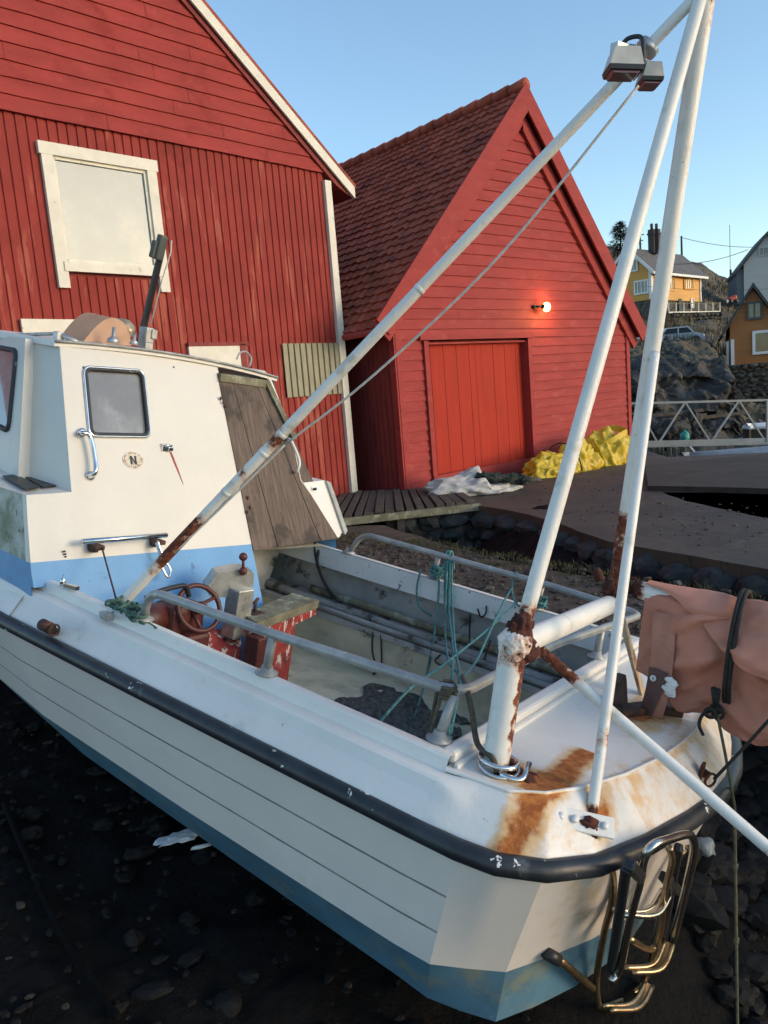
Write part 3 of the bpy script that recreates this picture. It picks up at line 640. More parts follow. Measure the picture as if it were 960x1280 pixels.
mb = MB(); aftpoly(mb, [(YB+.02, ZB+.012), (seam(ZB), ZB), (seam(-.25), -.25), (seam(-.62), -.615), (YB-.20, -.615), (YB-.12, -.02), (YB+.02, -.02)])
part('blue_band', mb, M['blue'], wheelhouse)
# port side: upper wall in two planes, shelf, lower trunk
mb = MB()
xs0, xs1, xf = X0+K*ZR, X0+K*ZS, 3.3
def sidewall(sd):
    P0, P1 = V((xs0, sd*YT, ZR)), V((xs1, sd*YS, ZS))
    Q0, Q1 = V((xs0+.20, sd*(YT+.005), ZR)), V((xs1+.33, sd*(YS+.005), ZS))
    S0, S1 = V((xs0+.20, sd*(YT+.05), ZR)), V((xs1+.33, sd*(YS+.06), ZS+.0))
    E0, E1 = V((xf-.12, sd*(YT-.08), ZR-.0)), V((xf+.05, sd*(YS-.06), ZS+.05))
    return P0, P1, Q0, Q1, S0, S1, E0, E1
for sd in (1, -1):
    P0, P1, Q0, Q1, S0, S1, E0, E1 = sidewall(sd)
    mb.add([P0, P1, Q1, Q0], [(0, 1, 2, 3)]); mb.add([Q0, Q1, S1, S0], [(0, 1, 2, 3)])
    # window wall with a hole
    a, b, c, d = S0, S1, E1, E0
    g = lambda u, v: (a.lerp(d, u)).lerp(b.lerp(c, u), v)
    u0_, u1_, v0, v1 = .16, .78, .10, .70
    for (ua, ub, va, vb) in ((0, 1, 0, v0), (0, 1, v1, 1), (0, u0_, v0, v1), (u1_, 1, v0, v1)):
        mb.add([g(ua, va), g(ub, va), g(ub, vb), g(ua, vb)], [(0, 1, 2, 3)])
    if sd == 1: SW = [g(u0_, v0), g(u1_, v0), g(u1_, v1), g(u0_, v1)]
    # shelf
    mb.add([P1, S1, V((xf, sd*(YS-.06), ZS+.05)), V((xf, sd*.98, ZS-.01)), V((xs1+.2, sd*YB, ZS-.01)), V((xs1-.005, sd*(YB-.012), ZS-.01)), Q1], [(0, 6, 1, 2, 3, 4, 5)])
E0p, E1p = V((xf-.12, YT-.08, ZR)), V((xf+.05, YS-.06, ZS+.05))
mb.add([E0p, E1p, V((E1p.x+.1, 0, E1p.z)), V((E0p.x+.06, 0, E0p.z+.03))], [(0, 1, 2, 3)]); mb.add([V((p.x, -p.y, p.z)) for p in (E0p, E1p, V((E1p.x+.1, 0, E1p.z)), V((E0p.x+.06, 0, E0p.z+.03)))], [(0, 1, 2, 3)])
part('side_wall', mb, M['cabin'], wheelhouse)
mb = MB()
for sd in (1, -1):
    a, b = V((X0+K*ZS, sd*(YB-.012), ZS-.01)), V((X0+K*ZB, sd*(YB+.02), ZB+.012)); a2, b2 = V((xf, sd*.98, ZS-.01)), V((xf, sd*1.0, ZB+.012))
    mb.grid(lambda u, v: a.lerp(a2, u).lerp(b.lerp(b2, u), v), 12, 4)
mb.add([(xf, .98, ZS-.01), (xf, 1.0, ZB), (xf, -1.0, ZB), (xf, -.98, ZS-.01)], [(0, 1, 2, 3)])
part('trunk_side', mb, M['moss'], wheelhouse, 'moss-stained white lower side')
mb = MB()
for sd in (1, -1):
    a, b = V((X0+K*ZB, sd*(YB+.02), ZB+.012)), V((X0, sd*(YB+.02), -.06)); a2, b2 = V((xf, sd*1.0, ZB+.012)), V((xf, sd*1.0, -.06))
    mb.add([a, a2, b2, b], [(0, 1, 2, 3)])
mb.add([(xf, 1.0, ZB), (xf, 1.0, -.06), (xf, -1.0, -.06), (xf, -1.0, ZB)], [(0, 1, 2, 3)])
part('blue_band', mb, M['blue'], wheelhouse)
# roof
mb = MB()
def rooff(u, v): 
    x0_ = xs0+.005; x = x0_-.012+(xf-.02-x0_)*u; yy = (YT+.03-.07*u)*(1-2*v); return V((x, yy, ZR+.012+.035*(1-(yy/(YT+.03))**2)))
mb.grid(rooff, 10, 16); mb.grid(lambda u, v: rooff(u, v)-V((0, 0, .028)), 10, 16)
mb.grid(lambda u, v: rooff(0, v)-V((0, 0, .028*u)), 1, 16); mb.grid(lambda u, v: rooff(1, v)-V((0, 0, .028*u)), 1, 16)
for v_ in (0, 1): mb.grid(lambda u, v: rooff(u, v_)-V((0, 0, .028*v)), 10, 1)
part('wheelhouse_roof', mb, M['white'], wheelhouse)
mb = MB(); mb.tube([rooff(0, v/20)+V((-.004, 0, -.004)) for v in range(21)], .008, 6); part('roof_trim', mb, M['galv'], wheelhouse)
# aft window
def frame_tube(P, rr, inset=.16, nrm_=V((-1, 0, 0)), off=.006):
    C = [V(p) for p in P]+[V(P[0])]; mid = (C[0]+C[1]+C[2]+C[3])/4
    q = []
    for i in range(4):
        a, b, c = C[i-1] if i else C[3], C[i], C[i+1]
        ra = b+(a-b).normalized()*inset*.25; rc = b+(c-b).normalized()*inset*.25
        for j in range(7): t = j/6; q.append(ra*(1-t)**2+b*2*t*(1-t)+rc*t*t)
    return [p+nrm_*off for p in q+[q[0]]]
mb = MB(); ft = frame_tube(WIN, .01); mb.tube(ft, .0075, 8, False); wf_ = part('window_frame', mb, M['chrome'], wheelhouse)
mb = MB(); ft2 = [p.lerp(sum(WIN, V())/4, .055)+V((-.002, 0, 0)) for p in ft]; mb.tube(ft2, .010, 8, False)
part('window_seal', mb, M['rubseal'], wheelhouse)
mb = MB(); mb.add([p+V((.012, 0, 0)) for p in ft[:-1]], [tuple(range(len(ft)-1))]); part('window_pane', mb, M['glassdark'], wheelhouse)
# side window
swc = sum(SW, V())/4
mb = MB(); ft = frame_tube(SW, .01, .2, V((0, 1, 0)), .004); mb.tube(ft, .013, 8, False); part('window_frame', mb, M['rubseal'], wheelhouse)
mb = MB(); mb.add([p+V((0, -.008, 0)) for p in ft[:-1]], [tuple(range(len(ft)-1))]); part('window_pane', mb, M['glassdark'], wheelhouse)
# shelf vents
for (q0, q1, q2, q3) in (((3, 596), (20, 594), (50, 610), (34, 613)), ((24, 593), (40, 591), (70, 608), (54, 610))):
    mb = MB(); pl_ = [bz(a, b, ZS+.004) for a, b in (q0, q1, q2, q3)]; mb.prism(pl_, (0, 0, .006)); part('shelf_vent', mb, M['black'], wheelhouse)
# grab handle
hp = [brake(*q, x0=1.95-o) for q, o in (((101, 541), .0), ((103, 541), .045), ((113, 546), .05), ((119, 575), .05), ((119, 590), .05), ((113, 595), .02), ((112, 595), 0))]
mb = MB(); mb.tube(smooth_path(hp, 6), .0115, 10)
for q in ((101, 541), (112, 595)): c = brake(*q); mb.lathe([(.024, 0), (.024, .008), (.014, .014)], c+V((-.002, 0, 0)), (0, 1, 0), (0, 0, 1), (-1, 0, 0), 14)
part('grab_handle', mb, M['chrome'], wheelhouse)
# hasp with rust streak
c = brake(206, 559); mb = MB(); mb.box(c+V((-.008, 0, 0)), (.016, .05, .04), bev=.004); mb.box(c+V((-.02, -.018, -.005)), (.02, .03, .022), bev=.004); mb.lathe([(.006, 0), (.006, .05)], c+V((-.02, .02, .012)), (1, 0, 0), (0, 0, 1), (0, -1, 0), 8)
part('door_hasp', mb, M['chrome'], wheelhouse)
mb = MB(); a = brake(213, 565); b = brake(229, 606)
mb.prism([a+V((-.003, .006, 0)), a+V((-.003, -.006, 0)), a.lerp(b, .6)+V((-.003, -.006, 0)), b+V((-.003, 0, 0)), a.lerp(b, .4)+V((-.003, .005, 0))], (.003, 0, 0)); part('rust_streak', mb, mat('red_rust_streak', (.36, .07, .05), .7, var=.3, vs=40), wheelhouse)
mb = MB(); c = brake(217, 459); mb.lathe([(.004, 0), (.006, .002), (0, .003)], c, (0, 1, 0), (0, 0, 1), (-1, 0, 0), 8); part('red_dot', mb, M['redmetal'], wheelhouse)
# oval N sticker
c = brake(166, 575); ex, ez = V((0, -1, 0)), V((K, 0, 1)).normalized()
mb = MB(); n_ = 28; mb.prism([c+ex*(.062*math.cos(2*math.pi*i/n_))+ez*(.043*math.sin(2*math.pi*i/n_))+V((-.003, 0, 0)) for i in range(n_)], (.0025, 0, 0)); part('oval_sticker', mb, M['sticker'], wheelhouse)
mb = MB()
for i in range(26):
    if random.random() < .7: a_ = 2*math.pi*i/26; mb.blob(c+ex*(.052*math.cos(a_))+ez*(.035*math.sin(a_))+V((-.0035, 0, 0)), (.0012, .0035, .0045), amp=.4, sub=1, seed=i)
part('worn_ring', mb, mat('faded_red_print', (.36, .17, .12), .6, var=.4, vs=60), wheelhouse)
mb = MB(); h, wd, st = .044, .036, .0095
def lp(x, z): return c+ex*x+ez*z+V((-.0062, 0, 0))
for poly in ([(-wd/2, -h/2), (-wd/2+st, -h/2), (-wd/2+st, h/2), (-wd/2, h/2)], [(wd/2-st, -h/2), (wd/2, -h/2), (wd/2, h/2), (wd/2-st, h/2)]): mb.prism([lp(*q) for q in poly], (.0028, 0, 0))
mb.prism([lp(-wd/2+st+.0004, h/2), lp(-wd/2+st+.0004, h/2-.013), lp(wd/2-st-.0004, -h/2), lp(wd/2-st-.0004, -h/2+.013)], (.0024, 0, 0)); part('letter', mb, M['letter'], wheelhouse)
# horizontal rod on brackets, with stays
mb = MB(); a, b = brake(103, 677, x0=1.87), brake(208, 669, x0=1.87); mb.tube([a, b], .0125, 12)
part('grab_rod', mb, M['chrome'], wheelhouse)
for q in ((120, 680), (197, 674)): mb = MB(); c = brake(*q, x0=1.90); mb.box(c+V((-.01, 0, -.012)), (.05, .05, .022), bev=.004); mb.box(c+V((.02, 0, -.02)), (.05, .03, .04), bev=.004); part('rod_bracket', mb, M['darkmetal'], wheelhouse)
mb = MB(); mb.tube([brake(127, 683, x0=1.88), bz(146, 752, .01)], .004, 6); part('rod_stay', mb, M['darkmetal'], wheelhouse)
mb = MB(); mb.tube(smooth_path([brake(x, y, x0=1.87) for x, y in ((197, 676), (201, 688), (206, 700), (213, 712), (210, 722), (204, 712), (200, 700))], 5), .006, 6); mb.beam(brake(196, 678, x0=1.88), brake(203, 700, x0=1.88), .014, .014); part('rod_chain', mb, M['chrome'], wheelhouse)
# louvre mark
mb = MB(); c = brake(81, 695); 
for k in range(4): mb.blob(c+V((-.002, .006-.004*k, .022-.013*k)), (.002, .008, .005), amp=.5, sub=2, seed=k)
part('paint_scar', mb, M['rubseal'], wheelhouse)
# plywood sheet closing the doorway and its frame
ply = [brake(271, 466), brake(331, 475), brake(424, 672), brake(316, 688)]
mb = MB()
for k in range(4):
    u0__, u1__ = k/4+(.003 if k else 0), (k+1)/4-.003; tp = [ply[0].lerp(ply[1], u0__), ply[0].lerp(ply[1], u1__), ply[3].lerp(ply[2], u1__), ply[3].lerp(ply[2], u0__)]
    mb.prism([p+V((-.007-.002*(k % 2), 0, 0)) for p in tp], (.014, 0, 0))
mb.prism([p+V((.004, 0, 0)) for p in ply], (.004, 0, 0)); part('plywood_sheet', mb, M['wood'], wheelhouse, 'bare weathered plywood sheet over the doorway')
mb = MB(); a, b = ply[0], ply[1]; mb.beam(a+V((-.03, 0, -.022)), b+V((-.03, 0, -.022)), .045, .014, (1, 0, .0)); part('top_batten', mb, M['woodmoss'], wheelhouse)
mb = MB(); mb.beam(ply[1]+V((-.03, .01, -.01)), ply[1].lerp(ply[2], .36)+V((-.03, .01, 0)), .035, .014, (1, 0, 0)); part('edge_batten', mb, M['woodmoss'], wheelhouse)
mb = MB(); pts = [brake(*q, x0=1.955) for q in ((262, 455), (330, 466), (336, 474), (362, 540), (374, 600), (424, 670))]; mb.tube(pts, .014, 8); part('door_frame', mb, M['cabin'], wheelhouse)
mb = MB(); q = [brake(*p) for p in ((378, 603), (404, 600), (427, 664), (421, 672))]; mb.prism([p+V((-.01, 0, 0)) for p in q], (.3, 0, 0)); part('side_box', mb, M['white'], wheelhouse)
mb = MB(); q = [brake(*p) for p in ((404, 600), (409, 602), (430, 662), (427, 667))]; mb.prism([p+V((-.03, 0, 0)) for p in q], (.03, 0, 0)); part('box_edge', mb, M['galv'], wheelhouse)
mb = MB(); c = brake(393, 611, x0=1.93); mb.box(c, (.01, .04, .02), bev=.003); part('box_latch', mb, M['chrome'], wheelhouse)
mb = MB(); mb.tube(smooth_path([brake(x, y, x0=1.93-o) for x, y, o in ((360, 548, 0), (365, 553, .05), (374, 576, .06), (372, 588, .04), (369, 590, 0))], 6), .009, 8); part('grab_handle', mb, M['white'], wheelhouse)
mb = MB(); c = brake(350, 545, x0=1.93); mb.beam(c, brake(353, 553, x0=1.90), .012, .012); part('door_hinge', mb, M['alum'], wheelhouse)
mb = MB()
for q in ((276, 498), (279, 503), (282, 508), (310, 622), (313, 634), (309, 640)): mb.blob(brake(*q, x0=1.935), (.003, .007, .012), amp=.5, sub=2, seed=q[0])
part('paint_chip', mb, M['redmetal'], wheelhouse)
# dark interior below the plywood
mb = MB(); mb.add([(2.34, .76, -.62), (2.34, -.76, -.62), (2.34, -.95, -.1), (2.34, -.95, .3), (2.34, .9, .3), (2.34, .9, -.1)], [(0, 1, 2, 3, 4, 5)]); part('inner_bulkhead', mb, M['linergrey'], wheelhouse)
# roof gear
yr_ = .66; mb = MB(); b = by(72, 417, yr_)
mb.tube([by(6, 419, yr_)+V((.25, 0, 0)), by(6, 419, yr_), b], .009, 8); mb.tube([b, b+V((-.06, -.02, -.012)), b+V((-.10, -.05, -.03))], .012, 8); mb.box(b+V((-.01, 0, -.02)), (.04, .04, .06), bev=.006); mb.tube([by(6, 419, yr_), by(6, 419, yr_)-V((0, 0, .06))], .008, 8)
part('roof_rail', mb, M['alum'], wheelhouse)
xc_ = X0+K*ZR+.16
co = [bx(px, py, xc_) for px, py in ((101, 431), (112, 419), (124, 407), (136, 399), (147, 398), (156, 403), (162, 414), (165, 432))]
co = smooth_path(co, 4); mc = len(co)
def cowl(u, v): p = co[min(mc-1, int(round(u*(mc-1))))]; return p+V((.16*v+.02*math.sin(math.pi*u), .03*v, .012*v*math.sin(math.pi*u)))
mb = MB(); mb.grid(cowl, mc-1, 4); mb.add([cowl(i/(mc-1), 0) for i in range(mc)], [tuple(range(mc))]); part('cowl_vent', mb, M['brownplastic'], wheelhouse)
lc_ = bx(151, 411, X0+K*ZR+.34)
mb = MB(); mb.lathe([(.0, .062), (.03, .055), (.052, .03), (.058, 0), (.058, -.09), (.05, -.10)], lc_, (0, 1, 0), (0, 0, 1), (-.8, -.6, .1), 20); part('searchlight', mb, M['tanlamp'], wheelhouse)
mb = MB(); c = bx(141, 429, 2.47); mb.lathe([(.03, 0), (.028, .02), (.014, .03), (.010, .035), (.010, .08)], c, (1, 0, 0), (0, 1, 0), (0, 0, 1), 12); part('deck_plate', mb, M['alum'], wheelhouse); mb = MB(); c2 = bx(167, 431, 2.47); mb.lathe([(.022, 0), (.02, .018), (.008, .026), (.008, .06)], c2, (1, 0, 0), (0, 1, 0), (0, 0, 1), 12); part('deck_plate', mb, M['alum'], wheelhouse)
ra, rb_ = by(174, 432, .13), by(205, 300, .13)
mb = MB(); mb.beam(ra, rb_, .016, .034, (0, 1, 0)); arm = part('light_arm', mb, M['black'], wheelhouse)
mb = MB(); mb.tube([p+V((-.02, -.012, 0)) for p in (by(183, 405, .13), by(197, 350, .13), by(208, 315, .13), by(209, 300, .13))], .004, 6); part('arm_cable', mb, M['ropewhite'], arm)
d = (rb_-ra).normalized(); mb = MB(); mb.box(rb_-d*.045+V((-.01, .02, 0)), (.13, .05, .04), d, V((0, 1, 0)), d.cross(V((0, 1, 0))), bev=.01); mb.box(rb_-d*.06+V((0, .05, 0)), (.09, .025, .03), d, V((0, 1, 0)), d.cross(V((0, 1, 0))), bev=.006); part('lamp_head', mb, M['gtrim'], arm)
mb = MB(); c = by(183, 419, .13); mb.box(c, (.07, .055, .085), bev=.008); mb.box(c+V((-.03, -.02, .01)), (.03, .035, .05), bev=.005); mb.box(c+V((0, 0, -.06)), (.07, .05, .04), bev=.004); part('arm_base', mb, M['alum'], arm)
mb = MB(); mb.tube(smooth_path([bx(x, y, 2.47) for x, y in ((296, 449), (300, 441), (308, 440), (314, 448), (312, 458))], 6), .006, 6); part('roof_loop', mb, M['galv'], wheelhouse)

# ------------------------------------------------------------------ cockpit fittings
mb = MB(); c = bx(249, 760, 1.62); ex_, ez_ = V((-.25, -.93, -.05)).normalized(), V((.42, -.10, .88)).normalized()
mb.torus(c, .108, .012, ex_, ez_); wh = part('steering_wheel', mb, M['redmetal'], boat)
mb = MB()
for a in (.5, 2.6, 4.7): mb.tube([c+V((.03, .02, -.01)), c+ex_*(.105*math.cos(a))+ez_*(.105*math.sin(a))], .009, 8)
mb.lathe([(.028, -.02), (.028, .03), (.015, .04)], c, ex_, ez_, ex_.cross(ez_), 14); part('wheel_spoke', mb, M['redmetal'], wh)
mb = MB(); mb.box(c+V((.10, .03, -.09)), (.16, .20, .20), bev=.03); mb.lathe([(.07, 0), (.07, .14), (.05, .16)], c+V((.12, .10, -.06)), (1, 0, 0), (0, 0, 1), (0, 1, 0), 18); mb.box(c+V((.05, .02, -.16)), (.2, .14, .1), bev=.02); part('winch_body', mb, M['redmetal'], boat)
mb = MB(); mb.tube(smooth_path([bx(x, y, 1.66) for x, y in ((182, 748), (200, 739), (222, 733), (232, 733), (236, 745))], 6), .012, 8); part('hydraulic_hose', mb, M['rubhose'], boat)
# control pedestal with lever
cp = bx(290, 752, 1.6)
mb = MB(); mb.beam(bx(293, 795, 1.6), bx(301, 735, 1.6), .105, .09, (1, 0, 0), bev=.006); ped = part('control_pedestal', mb, M['alum'], boat)
mb = MB(); h0 = bx(292, 729, 1.62); X_ = V((-.5, -.86, .0)).normalized(); Z_ = V((0, 0, 1)); Y_ = Z_.cross(X_)
mb.prism([h0+X_*a*1.2+Z_*b*1.35 for a, b in ((-.105, -.02), (-.085, -.055), (.075, -.05), (.085, .0), (.08, .04), (.03, .055), (-.07, .035))], Y_*.11); part('control_head', mb, M['alum'], ped)
mb = MB(); l0, l1 = bx(304, 714, 1.59), bx(304, 696, 1.59); mb.tube([l0, l1], .007, 8); mb.blob(l1, (.021, .021, .021), amp=0, sub=3); mb.blob(l0, (.02, .02, .022), amp=0, sub=3); part('control_lever', mb, M['redmetal'], ped)
# engine box bench
tz = -.17
T4 = [bz(303, 768, tz), bz(366, 741, tz), bz(399, 750, tz), bz(322, 778, tz)]
mb = MB(); mb.prism(T4, (0, 0, -.045)); bench = part('engine_box', mb, M['woodmoss'], boat, 'red flaking engine box with mossy top board')
t1, t2, t3, t0 = T4[1], T4[2], T4[3], T4[0]
mb = MB(); e = t3.lerp(t2, .05)+V((0, 0, -.047)); g = t3.lerp(t2, .62)+V((0, 0, -.047)); h_ = t3.lerp(t2, .97)+V((0, 0, -.047))
back = V((.14, .02, 0))
mb.prism([e, h_, h_+V((0, 0, -.035)), g+V((0, 0, -.045)), g+V((0, 0, -.41)), e+(g-e)*.28+V((0, 0, -.41)), e+(g-e)*.30+V((0, 0, -.05)), e+V((0, 0, -.05))], back); part('box_side', mb, M['redpeel'], bench)
mb = MB(); q = e+V((-.01, .0, -.02)); mb.beam(q+V((0, .03, 0)), q+V((-.0, .03, -.40)), .06, .09, (1, 0, 0), bev=.006); part('red_post', mb, M['redmetal'], bench)
mb = MB(); a = bz(205, 800, -.26); b = bz(300, 795, -.26); mb.prism([bz(200, 796, -.26), bz(300, 782, -.26), bz(302, 812, -.33), bz(255, 815, -.33)], (0, 0, -.3)); part('lower_box', mb, M['redpeel'], bench)
mb = MB(); c = bz(318, 766, tz+.0); mb.tube([c, c+V((0, 0, .055))], .008, 8); mb.beam(c+V((-.02, .035, .06)), c+V((.02, -.035, .064)), .013, .012); mb.box(c, (.07, .08, .012)); part('box_catch', mb, M['darkmetal'], bench)
# old pipes stowed along the starboard shelf
for k, (y, z, r, x0_, x1_) in enumerate(((-.93, -.325, .032, .12, 2.3), (-.86, -.325, .028, .1, 2.5), (-.90, -.272, .024, .2, 2.0), (-.975, -.33, .02, .3, 2.2), (-.80, -.335, .018, .05, 1.9))):
    mb = MB(); mb.tube([V((x, y+.008*math.sin(x*2+k), z)) for x in [x0_+(x1_-x0_)*i/10 for i in range(11)]], r, 12)
    solo('stowed_pipe', mb, M['oldpipe'] if k != 2 else M['woodmoss'], ['thickest grey pipe on the inner boat shelf, against its wall', 'long grey pipe beside the thickest one on the boat shelf', 'scabby pole lying on top of the grey pipes in the boat', 'thin grey pipe tucked furthest under the boat side', 'thin pipe on the outer lip of the boat shelf'][k], 'pipe', 'boat', 'pipes stowed along the boat side')
for k, pts in enumerate((((2.02, -.95, -.03), (2.0, -.93, -.12), (1.88, -.89, -.22), (1.74, -.86, -.285)), ((2.07, -.96, .04), (2.04, -.945, -.06), (1.93, -.90, -.18), (1.8, -.87, -.28)))):
    mb = MB(); mb.tube(smooth_path(pts, 8), .0095, 8); part('black_cable', mb, M['rubhose'], boat)
for pts in (((1.42, -.793, -.37), (1.40, -.79, -.48), (1.36, -.785, -.56), (1.34, -.75, -.60), (1.32, -.785, -.55), (1.34, -.79, -.45), (1.36, -.793, -.37)), ((.95, -.79, -.36), (.97, -.775, -.40), (.93, -.77, -.41), (.90, -.78, -.385))):
    mb = MB(); mb.tube(smooth_path(pts, 8), .005, 6); part('hanging_loop', mb, M['rubhose'], boat)
mb = MB(); mb.tube(smooth_path([(.80, -.945, -.06), (.79, -.93, -.10), (.82, -.94, -.13), (.85, -.945, -.09)], 6), .005, 6); part('side_hook', mb, M['darkmetal'], boat)

# ================================================================== FURLED SAIL ON ITS BOOM
sail = thing('furled_sail', 'salmon pink sail furled round a white boom over the stern, tied with black rope', 'sail', (-.6, -.1, 0), 'boat')
GA = V((-.205, -.10, .405)); bd = V((-1, -.04, .035)).normalized()
mb = MB(); mb.tube(lin(GA, GA+bd*1.5, 30), .036, 16, wf=lambda p, t: .55*sstep(.055, .0, t)); part('boom', mb, M['pole'], sail)
mb = MB(); mb.torus(GA+V((.03, .0, .015)), .024, .005, (1, 0, 0), (0, 0, 1)); mb.blob(GA, (.03, .036, .036), amp=.4, sub=3); mb.tube([GA+V((.09, .0, -.03)), GA+V((.01, 0, 0))], .016, 8); part('boom_end', mb, M['rusty'], sail)
def fold(p, s=1.): return noise.fractal(V(p)*s, .5, 2., 4)
# lower bag of cloth hanging under the boom
def bag(u, v):
    x = -.235-1.25*u; a = 2*math.pi*v
    g = math.exp(-((x+.565)/.06)**2)                       # waist where the rope pinches
    lead = sstep(0, .24, u)
    drop = .315+.12*lead+.025*math.sin(u*8+.5)-.055*math.exp(-((x+.52)/.07)**2)+.03*math.exp(-((x+.70)/.09)**2)
    wid = (.022+.085*lead)*(1-.42*g)*(1+.18*math.sin(u*11+1))
    top = .425+.01*u; kz = .5-.5*math.cos(a); z = top-drop*kz
    k = math.sin(a); fade = .35+.65*lead
    dg = (z-.38)+(x+.565)*(.55 if x > -.565 else -.35)       # folds fan out from the lashing
    f1 = math.sin(dg*34+1.5*fold((x*2, z*2, 1))); f2 = fold((x*2.3, dg*7, k), 1.)
    y = -.10+wid*math.copysign(abs(k)**.75, k)*(1+.45*math.sin(kz*5.2+u*5)*.35)
    y += (.012*f1+.036*f2+.016*(1-abs(noise.noise(V((x*4, dg*9, 3)))))**7)*fade*(1 if k > 0 else -1); z += .012*fold((x*3, k, 5), 1.)*fade
    x -= .05*(top-z)*(1-lead)*1.2
    return V((x, y, z))
mb = MB(); mb.grid(bag, 130, 90); part('sail_cloth', mb, M['sail'], sail)
# upper flap wrapped over the boom
def flap(u, v):
    x = -.235-1.27*u; tp = sstep(0, .30, u); g = math.exp(-((x+.565)/.05)**2)
    s = -1.0+2.15*v; r = .042+.055*tp*(1-.45*g); z0 = .405+.048+.35*(r-.042)+.02*u
    if s < 0: y = -.10-r*math.sin(-s*1.5); z = z0-r*(1-math.cos(-s*1.5))
    else:
        k = s/1.15; e = sstep(.02, .35, u); y = -.10+(r+(.035*k+.028)*e)*math.sin(min(k*1.9, math.pi/2)); z = z0-((.012+.020*u/.3 if u < .3 else .032)+(.17+.06*u)*e)*k**1.4
    n = fold((x*2.4, z*5+x*1.2, y*3), 1.); dg = (z-.40)+(x+.565)*(.45 if x > -.565 else -.30)
    y += (.034*n+.018*(1-abs(noise.noise(V((x*4, z*7, 8)))))**7*tp+.010*math.sin(dg*40+x*3))*(.1+tp); z += .010*fold((x*3+5, 1, y*4), 1.)*tp
    return V((x, y, z))
mb = MB(); mb.grid(flap, 110, 50); part('sail_flap', mb, M['sail'], sail)
# hem strip, dark corner patch with grommet and paint smear on the free luff
mb = MB()
def hemp(u, v): p = bag(.035+.13*u*(.6+.4*v), .07+.40*v); return p+V((.0, .013, 0))
hem = MB(); 
def luff(u, v):
    zt = .355-.43*v; x = -.268-.055*v*0-.03*math.sin(v*3)-.012-.085*u-.02*v; return V((x, -.045+.035*math.sin(v*3.1)+.008*math.sin(u*5+v*6)+.012*u, zt))
hem.grid(luff, 10, 40); part('sail_hem', hem, M['sailedge'], sail)
pt_ = MB(); pt_.grid(lambda u, v: luff(u*.85*(1-.35*v)-.02, .47+.47*v)+V((.0, .006, 0)), 10, 16); part('corner_patch', pt_, M['sailpatch'], sail)
g = luff(.22, .56)+V((0, .012, 0)); mb = MB(); mb.torus(g, .009, .003, (1, 0, 0), (0, 0, 1), 14, 6); mb.lathe([(.0, 0), (.007, .001)], g, (1, 0, 0), (0, 0, 1), (0, 1, 0), 10); part('grommet', mb, M['paintwhite'], sail)
mb = MB()
for k in range(7): c = luff(.95+.08*random.uniform(-1, 1), .52+.13*k/7)+V((-.012*random.random(), .012, 0)); mb.blob(c+V((0, -.003, 0)), (.026*random.uniform(.5, 1), .0012, .013), amp=.3, fr=2, sub=3, seed=k)
part('paint_smear', mb, M['paintwhite'], sail)
mb = MB()
for k in range(2):
    xr = -.560-.014*k; pts = []
    for i in range(25):
        a = 2*math.pi*i/24; kz = .5-.5*math.cos(a); pts.append(V((xr-.03*kz, -.10+.148*math.sin(a)*(1-.10*kz), .500-.43*kz)))
    mb.tube(pts, .0082, 7, False)
part('lashing', mb, M['cord'], sail)
KN = by(895, 886, .0)
mb = MB(); 
for k, (dx, dz) in enumerate(((0, 0), (-.012, -.012), (.012, -.014))): mb.torus(KN+V((dx, .012*k, dz)), .017, .006, (1, .2, 0), (0, .2, 1), 18, 7)
mb.blob(KN, (.016, .016, .018), amp=.3, sub=2); mb.tube(smooth_path([KN, by(879, 893, .02), by(874, 906, .03), by(879, 919, .05)], 6), .006, 7)
mb.tube([by(892, 860, .03), KN], .010, 7); mb.tube([by(898, 862, .03), KN], .009, 7); part('lashing_knot', mb, M['cord'], sail)
# thin line from the knot over the stern to the ground
gl = BI @ (ray(921, 1300)*2.05)
mb = MB(); e1 = bz(906, 935, -.05); e2 = bpl(917, 990, (0, 1, 0), .12); e3 = BI @ (ray(919, 1050)*2.45)
P0 = KN; e3 = BI @ (ray(918.5, 1010)*2.62); e4 = BI @ (ray(922, 1290)*2.55)
mb.tube(smooth_path([KN, BI @ (ray(906, 940)*2.66), e3], 8), .0055, 6); mb.tube(lin(e3, e4+(e4-e3)*.25, 20), .005, 6)
for t in (.27, .60): mb.blob(e3.lerp(e4, t), (.008, .008, .02), amp=.4, sub=2)
solo('dangling_line', mb, M['ropeolive'], 'thin knotted olive line hanging from the sail lashing down past the stern', 'rope', 'boat')
mb = MB(); a = rb+V((-.03, .01, -.005)); bnd = BI @ (ray(990, 868)*2.45); mb.tube(smooth_path([a, a.lerp(bnd, .5)+V((0, 0, -.004)), bnd, bnd+(bnd-a)*.9], 8), .0055, 7)
solo('stern_line', mb, M['cord'], 'dark taut line running from the rusty ring bolt past the sail', 'rope', 'boat')

